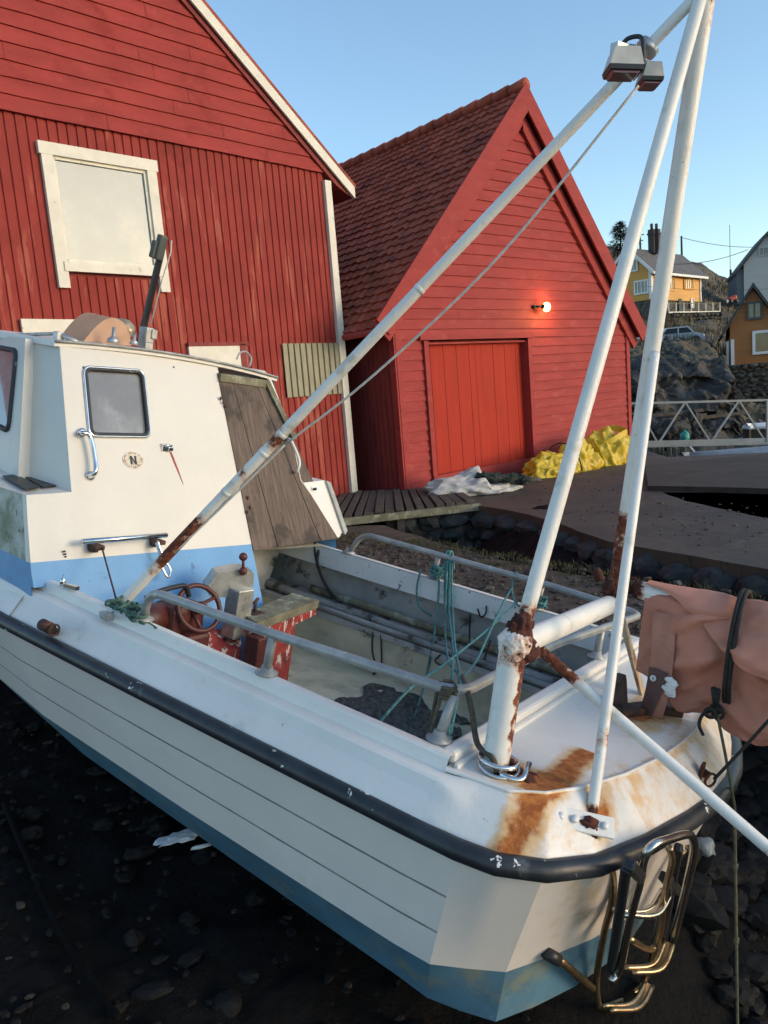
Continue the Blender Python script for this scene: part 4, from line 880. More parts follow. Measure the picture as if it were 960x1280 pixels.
# ================================================================== ROPES ON THE RAILS
def ropesolo(name, paths, r, m, label, cat='rope', group=None):
    mb = MB()
    for p in paths: mb.tube(smooth_path(p, 7), r, 6)
    return solo(name, mb, m, label, cat, 'boat', group)
def coil(c, rx, rz, n, jit=.012, seed=1, ax=(1, 0, 0)):
    rnd = random.Random(seed); pts = []
    for i in range(n*8):
        a = i*math.pi/4; pts.append(V(c)+V((rx*math.cos(a), rx*math.sin(a)*.8, rz*(i/(n*8)-.5)))+V((rnd.uniform(-jit, jit), rnd.uniform(-jit, jit), rnd.uniform(-jit, jit))))
    return pts
p1 = V((1.15, -.955, .05)); tr = lambda px: by(px[0], px[1], -.935)
rope1 = [coil(p1, .032, .07, 6, .012, 3)]
rope1 += [[by(526, 712, -.93), by(521, 735, -.92), by(523, 755, -.92), by(530, 764, -.92), by(540, 770, -.915)], [by(549, 712, -.93), by(548, 745, -.9), by(543, 790, -.80), bz(533, 845, -.50), bz(520, 890, -.60), bz(513, 902, -.60)]]
ropesolo('teal_rope_coil', rope1, .0062, M['rope'], 'small teal rope coil tied round a far rail post, loose end in the cockpit')
def hang(dx): return [by(556+dx, 766, -.90), by(556+dx, 730, -.925), by(557+dx, 697, -.935), by(560+dx, 689, -.955), by(563+dx, 698, -.975), by(563+dx, 712, -.975)]
rope2 = [hang(0), hang(4), [by(565, 694, -.93), by(565, 740, -.90), by(568, 800, -.55), by(574, 840, -.1), bz(576, 866, .02)], [by(560, 695, -.93), by(556, 770, -.85), by(560, 825, -.55), bz(574, 848, -.12), V((.05, .80, -.02))], [by(563, 694, -.93), by(561, 760, -.88), by(566, 812, -.50), V((.05, .82, -.0)), V((.0, .88, -.12)), V((.02, .88, -.32)), V((.04, .86, -.5))]]
rope2 += [[V((.02+.008*k, .86-.008*k, .0)), V((.0+.006*k, .875-.006*k, -.15)), V((.02, .87-.008*k, -.34)), V((.05, .83, -.46))] for k in range(4)]
ropesolo('teal_rope_hank', rope2, .0062, M['rope'], 'teal rope hank draped over the rail and drawn to the near rail corner')
p3 = V((.50, -.945, .05))
rope3 = [coil(p3, .034, .06, 4, .014, 9), [by(652, 724, -.93), by(643, 716, -.93), by(640, 740, -.925), by(646, 755, -.93), by(658, 760, -.93), by(660, 745, -.94)],
         [by(647, 752, -.92), by(612, 785, -.55), by(575, 815, -.15), by(545, 838, .2), by(505, 868, .62), V((.02+.38, .80, -.25)), V((.55, .70, -.58))],
         [by(640, 735, -.92), by(630, 752, -.80), by(612, 790, -.5), by(596, 825, -.05), bz(580, 845, -.03)]]
ropesolo('teal_rope_tangle', rope3, .0058, M['rope'], 'teal rope tangle on the rail post nearest the crossbeam, one end stretched across the cockpit')
ropesolo('green_rope_tangle', [coil(bz(158, 762, .0), .05, .02, 4, .022, 5), coil(bz(150, 757, .01), .04, .04, 4, .02, 6), [bz(170, 770, .0), bz(176, 778, .004), bz(186, 780, .0), bz(196, 786, .0)], coil(bz(170, 766, .02), .045, .02, 3, .022, 12)], .006, M['ropegreen'], 'green rope tangle at the foot of the long stay pole')
ropesolo('brown_lashing', [coil(V((.045, .885, .148)), .026, .03, 5, .006, 7, ), [V((.05, .905, .14)), V((.06, .91, .02)), V((.05, .90, -.10)), V((.04, .90, -.3)), V((.06, .9, -.5))], [V((.07, .90, .14)), V((.08, .88, .0)), V((.07, .88, -.2)), V((.05, .88, -.4))]], .0062, M['ropebrown'], 'brown cord lashed round the near corner of the guard rail')
ropesolo('olive_tether', [[bz(578, 846, .15), bz(584, 862, .15), by(590, 890, .87), by(597, 930, .87), PB+V((-.0, .04, .06)), PB+V((-.03, .05, .03))]], .0095, M['ropebrown'], 'olive tether from the guard rail corner down to the shackle')
ropesolo('black_lanyard', [[by(588, 768, -.9), by(587, 790, -.9), by(588, 815, -.85), by(590, 833, -.8), by(597, 840, -.8), by(606, 822, -.82), by(613, 800, -.88)]], .0055, M['cord'], 'black lanyard hanging inside the boat side between the teal ropes')
mb = MB(); a = AB.lerp(AT, .332); b_ = BI @ (ray(798, 107)*2.33)
mb.tube(smooth_path([a+V((-.02, -.01, -.03)), a.lerp(b_, .3)+V((-.01, -.02, -.10)), a.lerp(b_, .66)+V((-.01, -.02, -.105)), b_], 10), .0045, 6)
mb.tube(smooth_path([a+V((-.02, -.01, -.03)), AB.lerp(AT, .24)+V((-.01, .0, -.035)), AB.lerp(AT, .12)+V((-.0, .01, -.032))], 8), .0045, 6)
solo('white_halyard', mb, M['ropewhite'], 'thin white line running beneath the long stay pole', 'rope', 'boat')
# ------------------------------------------------------------------ lamps high on the stay pole
LM = AB.lerp(AT, .915); ld = (AT-AB).normalized()
rt = BI.to_3x3() @ cR; upv = V((0, 0, 1))
def hexlamp(label, c, w, h, d):
    t = thing('deck_floodlight', label, 'floodlight', c, 'boat', 'floodlights on the stay pole')
    X = (rt-upv*rt.dot(upv)).normalized(); Y = upv.cross(X); Z = upv; X, Z = (X*.99+Z*.12), (Z*.99-X*.12)
    pr = [(-w*.5, -h*.1), (-w*.36, h*.5), (w*.36, h*.5), (w*.5, -h*.1)]
    mb = MB(); mb.prism([c+X*a+Z*b-Y*d*.5 for a, b in pr], Y*d); part('lamp_housing', mb, M['lamphouse'], t)
    pr = [(-w*.5, -h*.11), (w*.5, -h*.11), (w*.47, -h*.28), (-w*.45, -h*.28)]
    mb = MB(); mb.prism([c+X*a*1.02+Z*b-Y*d*.52 for a, b in pr], Y*d*1.04); part('lamp_gasket', mb, M['black'], t)
    pr = [(-w*.42, -h*.285), (w*.44, -h*.285), (w*.36, -h*.37), (-w*.34, -h*.38)]
    mb = MB(); mb.prism([c+X*a+Z*b-Y*d*.42 for a, b in pr], Y*d*.84); part('lamp_lens', mb, M['lens'], t)
    return t
dz = (BM.to_3x3() @ V((0, 0, 0)))
l1c = BI @ (ray(779, 83)*2.26); l2c = BI @ (ray(812, 98)*2.47)
hexlamp('pale grey hexagonal floodlight, the larger and unobstructed one on the stay pole', l1c, .100, .080, .08)
hexlamp('smaller grey floodlight tucked behind the stay pole', l2c, .066, .072, .08)
mb = MB(); mb.tube([LM-ld*.02, LM+ld*.02], .037, 14); mb.tube([LM+ld*.05, LM+ld*.075], .036, 14); mb.beam(LM+V((0, .03, .02)), LM+V((.03, .10, .01)), .03, .03); mb.beam(LM+V((.0, .04, .03)), l1c+V((-.0, -.03, .02)), .03, .025); mb.beam(LM, l2c+V((0, 0, .03)), .03, .03)
mb.tube(smooth_path([LM+V((.03, .05, .03)), LM+V((.01, .05, .055)), LM+V((-.03, .05, .055)), LM+V((-.045, .05, .02)), LM+V((-.05, .04, -.02))], 6), .007, 7, mi=1)
for k in range(5): mb.blob(LM+V((random.uniform(-.03, .04), .04, random.uniform(-.03, .04))), (.016, .016, .016), amp=.4, sub=2, seed=k)
solo('lamp_clamp', mb, [M['alum'], M['black']], 'tangle of metal clamps fixing the floodlights to the pole', 'clamp', 'boat')

# ================================================================== LARGE RED HUT
HA = R(44.8); HP = V((-.55, 13.2, 0)); Hu = V((math.sin(HA), math.cos(HA), 0)); Hn = V((Hu.y, -Hu.x, 0))     # s runs along Hu (negative toward us), n faces us
def hw(s, z, d=0.): return (HP+Hu*s+Hn*d+V((0, 0, z)))*.965
hut = thing('red_hut', 'large red gabled hut with faded corrugated sheets below lapped boards', 'building', hw(-4.7, -1.6))
RS, SL = -4.75, .79                         # ridge position, roof slope
HL = -9.5; EZ = 3.62
def roofz(s): return EZ+.0+SL*(s+.28) if s < .0 and s < RS*0 else 0
def rake_s(z): return .30-(z-3.52)/SL        # where the verge stands at height z (near side)
# corrugated cladding, in panels round the window
WS0, WS1, WZ0, WZ1 = -4.64, -3.10, 1.78, 3.36
def corr(mb, s0, s1, z0, z1, pitch=.128, dep=.019, mi=0, d=0.):
    n = max(1, int(round((s1-s0)/pitch))); prof = []
    for i in range(n):
        a = s0+(s1-s0)*i/n; p = (s1-s0)/n
        prof += [(a, dep), (a+p*.70, dep), (a+p*.78, 0), (a+p*.92, 0)]
    prof.append((s1, dep)); vs = []
    for (s, dd) in prof: vs += [hw(s, z0, dd+d), hw(s, z1, dd+d)]
    mb.add(vs, [(2*i, 2*i+2, 2*i+3, 2*i+1) for i in range(len(prof)-1)], mi)
mb = MB()
corr(mb, HL, WS0+.03, -1.74, 3.66); corr(mb, WS1-.03, .0, 1.02, 3.66, d=.004); corr(mb, WS1-.03, 0, -1.74, 1.03); corr(mb, WS0+.03, WS1-.03, -1.74, WZ0+.02); corr(mb, WS0+.03, WS1-.03, WZ1-.02, 3.66)
part('corrugated_cladding', mb, M['corr'], hut)
mb = MB(); corr(mb, -1.22, .0, .09, .93, .125, .026, d=.034); part('cladding_patch', mb, M['corrpatch'], hut, 'square of bare olive corrugated sheet')
mb = MB()
z = 3.64; k = 0
while z < 7.3:
    h = .192; e = 12; s1 = min(.12, rake_s(z)-.06); s0 = max(HL, 2*RS-.0-s1)
    if s1 <= s0: break
    rnd = random.Random(k); cuts = [s0]; c_ = s0+rnd.uniform(.6, 3.)
    while c_ < s1-.3: cuts.append(c_); c_ += rnd.uniform(1.8, 3.6)
    cuts.append(s1)
    for ci in range(len(cuts)-1):
      vs = []; sa, sb = cuts[ci], cuts[ci+1]-(.006 if ci < len(cuts)-2 else 0); dz_ = rnd.uniform(-.006, .006)
      for i in range(e+1):
        s = sa+(sb-sa)*i/e; wob = dz_+.010*noise.noise(V((s*1.7, k*7.3, 0)))+.007*noise.noise(V((s*9, k*3.1, 2)))
        st_ = min(s, rake_s(z+h)-.06); st_ = max(st_, 2*RS-(rake_s(z+h)-.06))
        vs += [hw(s, z+wob, .072), hw(s, z+wob-.002, .036), hw(st_, z+h+.012, .046)]
      mb.add(vs, [(3*i, 3*i+3, 3*i+5, 3*i+2) for i in range(e)]+[(3*i+1, 3*i+4, 3*i+3, 3*i) for i in range(e)])
    z += h; k += 1
part('gable_boards', mb, M['redhull'], hut)
mb = MB()
mb.prism([hw(.0, -1.78, -.02), hw(.0, 3.6, -.02), hw(RS, 7.25, -.02), hw(HL, 3.6, -.02), hw(HL, -1.78, -.02)], -Hn*12); part('hut_body', mb, M['bhside'], hut)
mb = MB()
def rp(s, z, d): return hw(s, z, d)
top = (RS, 3.52+SL*(.30-RS)); e0 = (.56, 3.52-SL*.26)
mb.prism([rp(e0[0], e0[1]-.03, .12), rp(e0[0], e0[1]+.17, .12), rp(top[0], top[1]+.17, .12), rp(top[0], top[1]-.03, .12)], Hn*.035); part('bargeboard', mb, M['trimwhite'], hut)
mb = MB(); q = (2*RS-e0[0], e0[1]); mb.prism([rp(q[0], q[1]-.03, .12), rp(q[0], q[1]+.17, .12), rp(top[0], top[1]+.17, .12), rp(top[0], top[1]-.03, .12)], Hn*.035); part('bargeboard', mb, M['trimwhite'], hut)
mb = MB(); mb.prism([rp(e0[0]+.03, e0[1]+.13, .16), rp(e0[0]+.03, e0[1]+.19, .16), rp(top[0], top[1]+.22, .16), rp(q[0]-.03, q[1]+.19, .16), rp(q[0]-.03, q[1]+.13, .16), rp(top[0], top[1]+.16, .16)], -Hn*12.4); part('roof', mb, M['tile'], hut)
mb = MB(); mb.prism([rp(e0[0]-.02, e0[1]-.02, .10), rp(top[0], top[1]-.03, .10), rp(top[0], top[1]-.12, .10), rp(e0[0]-.35, e0[1]+.14, .10)], -Hn*12); part('soffit', mb, M['bhside'], hut)
mb = MB(); mb.box(hw(.03, .93, .035), (.13, .10, 5.0), Hu, Hn, (0, 0, 1)); part('corner_board', mb, M['trimwhite'], hut)
win = MB(); fw = .135
win.box(hw((WS0+WS1)/2, WZ1-.07, .05), (WS1-WS0, .06, .14), Hu, Hn); win.box(hw(WS0+fw/2, (WZ0+WZ1)/2-.10, .048), (fw, .056, WZ1-WZ0+.02), Hu, Hn); win.box(hw(WS1-fw/2, (WZ0+WZ1)/2-.10, .048), (fw, .056, WZ1-WZ0+.02), Hu, Hn)
win.box(hw((WS0+WS1)/2, WZ0+.12, .056), (WS1-WS0-2*fw+.04, .07, .11), Hu, Hn); wf_ = part('window', win, M['trimwhite'], hut)
mb = MB(); a, b, c, d = WS0+fw, WS1-fw, WZ0+.175, WZ1-.14
for (s, z, w_, h_) in (((a+b)/2, d-.02, b-a, .04), ((a+b)/2, c+.02, b-a, .04), (a+.02, (c+d)/2, .04, d-c), (b-.02, (c+d)/2, .04, d-c)): mb.box(hw(s, z, .028), (w_, .03, h_), Hu, Hn)
part('sash', mb, M['trimwhite'], wf_)
mb = MB(); mb.box(hw((a+b)/2, (c+d)/2, .012), (b-a, .01, d-c), Hu, Hn); part('pane', mb, M['pane'], wf_)
# low side hatch seen over the wheelhouse roof
mb = MB(); mb.box(hw(-2.42, .74, .05), (.95, .04, .34), Hu, Hn); part('hatch', mb, M['trimwhite'], hut)
mb = MB(); mb.box(hw(-1.99, .70, .055), (.10, .05, .45), Hu, Hn); mb.box(hw(-2.4, .93, .055), (1.0, .05, .05), Hu, Hn); part('hatch_edge', mb, M['bhside'], hut)
mb = MB(); mb.box(hw(-4.55, 1.10, .06), (1.2, .04, .30), Hu, Hn); part('pale_board', mb, M['trimwhite'], hut)

# ================================================================== RED BOATHOUSE
BA = R(50); BP = V((.38, 12.5, 0)); Bu = V((math.sin(BA), math.cos(BA), 0)); Bn = V((Bu.y, -Bu.x, 0))
def bw(s, z, d=0.): return BP+Bu*s+Bn*d+V((0, 0, z))
bh = thing('red_boathouse', 'bright red boathouse with steep tiled roof, wide plank door and lit wall lamp', 'building', bw(3.35, -1.6))
BW = 6.70; AX, AZ = 3.42, 5.00; EZb = .98
def gs(z): t = max(0, (z-EZb)/(AZ-EZb)); return AX*t, BW-(BW-AX)*t       # gable limits at height z
mb = MB(); DS, DE, DT = .60, 3.36, .84
z = -1.62; k = 0
while z < AZ-.1:
    h = .185 if z > 1.2 else .165
    z1 = z+h
    a0, b0 = gs(z); a1, b1 = gs(z1)
    segs = [(a0, b0, a1, b1)] if z > DT-.02 else [(0, DS, 0, DS), (DE, BW, DE, BW)]
    sg2 = []; rk = random.Random(k+90)
    for (p, q, p1, q1) in segs:
        c_ = p+rk.uniform(.8, 3.)
        if c_ < q-.4: sg2 += [(p, c_-.003, p1, c_-.003), (c_+.003, q, c_+.003, q1)]
        else: sg2.append((p, q, p1, q1))
    for (p, q, p1, q1) in sg2:
        dz_ = rk.uniform(-.003, .003)
        e = max(2, int((q-p)/.25)); vs = []
        for i in range(e+1):
            s = p+(q-p)*i/e; s_ = p1+(q1-p1)*i/e; wob = dz_+.005*noise.noise(V((s*1.3, k*5.1, 4)))
            vs += [bw(s, z+wob, .034), bw(s, z+wob, .004), bw(s_, z1+.01, .010)]
        mb.add(vs, [(3*i, 3*i+3, 3*i+5, 3*i+2) for i in range(e)]+[(3*i+1, 3*i+4, 3*i+3, 3*i) for i in range(e)])
    z = z1; k += 1
part('gable_boards', mb, M['bhred'], bh)
BLn = 11.
mb = MB(); mb.prism([bw(-.005, -1.7, -.14), bw(-.005, EZb, -.14), bw(AX, AZ, -.14), bw(BW, EZb, -.14), bw(BW, -1.7, -.14)], -Bn*BLn)
# vertical board side wall
vs = []; n = 90
for i in range(n+1):
    d = -.02-BLn*i/n
    for (zz) in (-1.7, 1.35): pass
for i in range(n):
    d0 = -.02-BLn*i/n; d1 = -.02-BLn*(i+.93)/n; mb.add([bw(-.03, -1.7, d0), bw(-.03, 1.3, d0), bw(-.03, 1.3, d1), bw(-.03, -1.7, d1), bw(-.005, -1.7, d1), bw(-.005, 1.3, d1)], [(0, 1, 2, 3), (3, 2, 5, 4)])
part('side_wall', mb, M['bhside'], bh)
mb = MB(); mb.box(bw(.045, -.35, .03), (.12, .045, 2.6), Bu, Bn); mb.box(bw(-.035, -.35, -.02), (.03, .13, 2.6), Bu, Bn); part('corner_board', mb, M['bhred'], bh); mb = MB(); mb.box(bw(BW-.06, -.15, .03), (.12, .045, 2.9), Bu, Bn); part('corner_board', mb, M['bhred'], bh)
# roof: pantiles on both slopes
def rooftile(mb, sgn):
    ex = bw(-.44, 1.02) if sgn < 0 else bw(BW+.50, .86)
    rt_ = bw(AX, AZ+.16); n_c = 54; n_r = 28
    sl = (rt_-ex); up = sl.cross(Bn).normalized()
    if up.z < 0: up = -up
    nu = n_c*6
    for r in range(n_r):
        vs = []
        for j in (0, 1):
            for i in range(nu+1):
                u = i/nu; ph = 2*math.pi*u*n_c; prof = .026*(.5+.5*math.sin(ph+.6*math.sin(ph)))
                jit = .012*noise.noise(V((math.floor(u*n_c)*1.7, r*2.3, sgn)))
                lift = .036*(1-j)+prof+jit*(1-j)
                t = (r+j*1.06)/n_r-(.010*(1-j)*noise.noise(V((math.floor(u*n_c)*3.1, r*1.3, 5))))
                p = ex+sl*t+Bn*(.20-(BLn+.4)*u)+up*lift; vs.append(p)
        w_ = nu+1
        mb.add(vs, [(i, i+1, w_+i+1, w_+i) for i in range(nu)])
        mb.add([vs[i] for i in range(w_)]+[vs[i]-up*.05 for i in range(w_)], [(i, i+1, w_+i+1, w_+i) for i in range(nu)])
mb = MB(); rooftile(mb, -1); rooftile(mb, 1)
mb.prism([bw(-.46, 1.02, .16), bw(AX, AZ+.08, .16), bw(BW+.44, .86, .16), bw(BW+.44, .80, .16), bw(AX, AZ+.02, .16), bw(-.46, .96, .16)], -Bn*(BLn+.4))
part('tiled_roof', mb, M['tile'], bh)
mb = MB()
for i in range(30): c = bw(AX, AZ+.22, .20-(BLn+.4)*i/30); mb.tube([c+V((0, 0, .012)), c-Bn*(BLn+.4)/30*1.05], [.115, .095], 12)
part('ridge_tiles', mb, M['tile'], bh)
def barge(sgn, w_, off, d, th, m, name):
    e = (-.50, 1.15) if sgn < 0 else (BW+.50, .90); tp_ = (AX, AZ+.26)
    v = V((tp_[0]-e[0], tp_[1]-e[1], 0)); l = v.length; v /= l; nn = V((v.y, -v.x, 0)) if sgn < 0 else V((-v.y, v.x, 0))
    a = V((e[0], e[1], 0))+nn*off; b = V((tp_[0], tp_[1], 0))+nn*off
    cutA = 0; 
    c = b+nn*w_; dd = a+nn*w_
    # mitre at the apex: extend the lower edge to the centre line
    b2 = b+v*((AX-b.x)/v.x) if off else b; c2 = c+v*((AX-c.x)/v.x)
    mb = MB(); mb.prism([bw(q.x, q.y, d) for q in (a, b2, c2, dd)], Bn*th); return part(name, mb, m, bh)
barge(-1, .34, .0, .17, .04, M['bhred'], 'bargeboard'); barge(1, .30, .0, .17, .04, M['bhred'], 'bargeboard')
barge(-1, .16, .30, .04, .05, M['bhred'], 'inner_trim'); barge(1, .22, .29, .03, .06, M['bhred'], 'inner_trim')
for sg in (-1, 1):
    e = (-.46, 1.06) if sg < 0 else (BW+.48, .82); mb = MB(); mb.prism([bw(e[0], e[1], .17), bw(AX, AZ+.12, .17), bw(AX, AZ+.0, .17), bw(e[0]-sg*.1, e[1]-.02, .17)], -Bn*.15); part('soffit', mb, M['bhred'], bh)
mb = MB(); mb.tube([bw(-.46, .98, .14), bw(-.46, .94, -BLn)], .05, 10); part('gutter', mb, M['bhside'], bh)
# door in a recessed frame
mb = MB(); mb.box(bw((DS+DE)/2, DT+.05, .045), (DE-DS+.18, .075, .10), Bu, Bn); mb.box(bw(DS+.045, -.32, .04), (.10, .06, 2.30), Bu, Bn); mb.box(bw(DE-.045, -.32, .04), (.10, .06, 2.30), Bu, Bn); mb.box(bw((DS+DE)/2, -1.51, .035), (DE-DS, .09, .22), Bu, Bn)
mb.box(bw(DE-.10, -.30, -.06), (.02, .16, 2.2), Bu, Bn); mb.box(bw(DS+.10, -.30, -.06), (.02, .16, 2.2), Bu, Bn); mb.box(bw((DS+DE)/2, .785, -.06), (DE-DS-.2, .16, .03), Bu, Bn)
fr_ = part('door_frame', mb, M['bhred'], bh)
mb = MB(); nb = 16; w_ = (DE-DS-.22)/nb
for i in range(nb): mb.box(bw(DS+.11+w_*(i+.5), -.32, -.115+.004*(i % 2)+(.006 if i == 8 else 0)), (w_-.005, .03, 2.2), Bu, Bn)
mb.box(bw((DS+DE)/2, -.32, -.135), (DE-DS-.2, .01, 2.2), Bu, Bn); door = part('plank_door', mb, M['bhdoor'], bh)
lp_ = bw(3.68, 1.39, .14)
mb = MB(); mb.box(bw(3.52, 1.40, .05), (.07, .08, .07), Bu, Bn, bev=.01); mb.tube([bw(3.52, 1.40, .10), bw(3.64, 1.40, .16)], .02, 8); mb.tube([bw(3.62, 1.40, .15), bw(3.68, 1.39, .17)], [.035, .06], 14); lamp_ = part('wall_lamp', mb, M['black'], bh)
mb = MB(); mb.blob(bw(3.71, 1.385, .19), (.075, .075, .085), amp=0, sub=3); part('bulb', mb, M['bulb'], lamp_)
ld_ = bpy.data.lights.new('boathouse_lamp', 'POINT'); ld_.energy = 7; ld_.color = (1, .70, .22); ld_.shadow_soft_size = .06
lo_ = bpy.data.objects.new('boathouse_lamp', ld_); COL.objects.link(lo_); lo_.location = bw(3.78, 1.36, .38)

# ------------------------------------------------------------------ sacks by the boathouse
def cloth_heap(name, label, c, s, X, seed, m, parts=(), group=None, extra=None):
    t = thing(name, label, 'sack', c, 'world', group); X = V(X).normalized(); Y = V((0, 0, 1)).cross(X)
    bm = bmesh.new(); bmesh.ops.create_icosphere(bm, subdivisions=6, radius=1); bm.verts.index_update(); vs = []
    for q in bm.verts:
        p = q.co.copy(); f = noise.fractal(p*1.4+V((seed, seed*2, 0)), .6, 2, 3)
        rid = (1-abs(noise.noise(p*2.6+V((seed*3, 1, seed)))))**3*.09+(1-abs(noise.noise(p*3.8+V((seed, 4, seed)))))**4*.022
        k = 1+.22*f+rid-.1; p = V((p.x*s[0], p.y*s[1], p.z*s[2]))*k
        if extra: p = extra(p)
        if p.z < 0: p.z *= .04
        vs.append(V(c)+X*p.x+Y*p.y+V((0, 0, p.z)))
    mb = MB(); mb.add(vs, [[v.index for v in f.verts] for f in bm.faces], 0, None, True); bm.free(); part('sack_cloth', mb, m, t); return t, X, Y
YZ = -1.62
c1 = V((3.0, 13.55, YZ)); c2 = V((3.62, 14.05, YZ)); c3 = V((4.35, 14.6, YZ))
t, X, Y = cloth_heap('yellow_sack', 'slumped yellow sack lying flat against the boathouse wall near the door', c1, (.62, .42, .40), Bu, 3, M['yellowsack'], group='yellow sacks by the boathouse')
mb = MB(); mb.tube([c1+X*.35+Y*(.42*math.cos(a))*-1+V((0, 0, max(0.02, .52*math.sin(a)))) for a in [i*math.pi/14 for i in range(15)]], .012, 6); part('tie_cord', mb, M['cord'], t)
t, X, Y = cloth_heap('yellow_sack', 'rumpled yellow sack with orange folds, middle of the yellow heap', c2, (.50, .40, .54), Bu, 8, M['yellowsack'], group='yellow sacks by the boathouse')
t, X, Y = cloth_heap('yellow_sack', 'upright open-topped yellow sack partly behind the mast leg', c3, (.54, .42, .72), Bu, 15, M['yellowsack'], group='yellow sacks by the boathouse', extra=lambda p: V((p.x*1.05, p.y, p.z-.18*max(0, p.z-.5))))
mb = MB(); mb.grid(lambda u, v: c3+X*(.42*math.cos(2*math.pi*u))+Y*(.34*math.sin(2*math.pi*u))+V((0, 0, .46+.12*v+.09*math.cos(2*math.pi*u)+.03*math.sin(6*math.pi*u))), 40, 4); part('sack_mouth', mb, M['yellowsack'], t)
cs = V((1.28, 12.05, YZ))
t, X, Y = cloth_heap('white_sack', 'dirty white sack of netting slumped before the boathouse door', cs, (.84, .52, .36), (1, .22, 0), 21, M['whitesack'], extra=lambda p: V((p.x+.15, p.y, p.z*(1 if p.x < .1 else .62))))
mb = MB()
for k in range(9): mb.blob(cs+X*(.25+.09*k*.9)+Y*(-.26-.02*(k % 3))+V((0, 0, .24-.012*k)), (.13, .12, .07), amp=.6, fr=3, sub=3, seed=k)
part('net_bundle', mb, M['net'], t)
mb = MB(); mb.blob((2.42, 12.75, YZ+.02), (.22, .10, .05), amp=.5, sub=3, seed=4); solo('stone_scrap', mb, M['capstone'], 'small pale flat stone on the yard by the door sill', 'stone')

# ================================================================== GROUND, QUAY, SLIPS
def along(x, y): return max(-2.6, min(4.2, (-.795*(x-.644)+.577*(y-2.9))/.983))
def beach_z(x, y):
    L_ = .561*(x-.644)+.817*(y-2.9)
    return -2.135+.187*along(x, y)-max(0, min(.9, (L_-1.05)*1.2))*sstep(2.2, .6, x)-max(0, -.15-along(x, y))*.55
mb = MB()
def beachf(u, v):
    x = -9+13.5*u; y = -1.5+11.5*v; z = beach_z(x, y)
    n = .05*noise.fractal(V((x*2.2, y*2.2, 3)), .6, 2, 5)+.02*noise.noise(V((x*14, y*14, 1)))
    keel = min(1, abs(.577*(x-.644)+.795*(y-2.9))/.6)
    return V((x, y, z-.03+n*keel))
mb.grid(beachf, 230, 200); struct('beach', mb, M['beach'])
mb = MB(); rnd = random.Random(4)
for i in range(2600):
    x = rnd.uniform(-5, 4.2); y = rnd.uniform(.6, 7.5)
    if rnd.random() < .45: x = rnd.uniform(1.2, 4.0); y = rnd.uniform(1.8, 5.2)
    if abs(.577*(x-.644)+.795*(y-2.9)) < .55 and x < 1.2: continue
    s = rnd.uniform(.012, .05)*(2.0 if x > 1.2 else 1); c = V((x, y, beach_z(x, y)-.02+s*.2))
    a = rnd.uniform(0, 6.28); mb.blob(c, (s*rnd.uniform(.8, 1.7), s, s*rnd.uniform(.4, .8)), (math.cos(a), math.sin(a), 0), (-math.sin(a), math.cos(a), 0), amp=.35, fr=1.5, sub=2, seed=i)
for i in range(5200):
    x = rnd.uniform(-4.5, 4.2); y = rnd.uniform(.8, 6.5)
    if abs(.577*(x-.644)+.795*(y-2.9)) < .5 and x < 1.2: continue
    s = rnd.uniform(.006, .02); a = rnd.uniform(0, 6.28)
    mb.blob((x, y, beach_z(x, y)+rnd.uniform(-.01, .02)), (s*rnd.uniform(.8, 2.2), s, s*.6), (math.cos(a), math.sin(a), 0), (-math.sin(a), math.cos(a), 0), amp=.3, fr=1.5, sub=1, seed=i, mi=1 if rnd.random() < .09 else 0)
mb.sm = [False]*len(mb.sm)
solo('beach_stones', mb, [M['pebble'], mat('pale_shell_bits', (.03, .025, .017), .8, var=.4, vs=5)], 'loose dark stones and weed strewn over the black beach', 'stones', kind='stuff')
# iron slip rail lying in the weed
def bp(px, py, off=.0):
    d = ray(px, py); t = .5
    for _ in range(400):
        p = d*t
        if p.z < beach_z(p.x, p.y)+off: break
        t += .01
    return d*t
mb = MB(); pts = [bp(x, y, .02) for x, y in ((5, 1005), (35, 1075), (75, 1165), (115, 1225), (148, 1275))]; sp_ = smooth_path(pts, 14); mb.tube(sp_, [.013+.008*noise.noise(V((i*.6, 2, 2))) for i in range(len(sp_))], 8)
solo('slip_rail', mb, M['rail_iron'], 'slimy dark iron rail lying in the weed beside the boat', 'rail')
mb = MB(); c = bp(226, 1046, .03); mb.blob(c, (.10, .045, .012), (.9, .4, 0), (-.4, .9, 0), amp=.5, sub=3, seed=2); mb.sm = [False]*len(mb.sm); solo('plastic_scrap', mb, M['paintwhite'], 'torn white plastic scrap on the dark beach under the hull', 'litter')
mb = MB(); c = bp(252, 1058, .02); mb.blob(c, (.05, .014, .008), (.9, .3, 0), (-.3, .9, 0), amp=.4, sub=2, seed=6); solo('plastic_scrap', mb, M['paintwhite'], 'thin pale sliver of litter under the boat hull', 'litter')
mb = MB(); c = bp(880, 1060, .06); mb.blob(c, (.05, .05, .05), amp=.3, sub=3, seed=3); solo('plastic_bottle', mb, M['greycover'], 'clear crumpled plastic bottle on the stones behind the stern ladder', 'bottle')

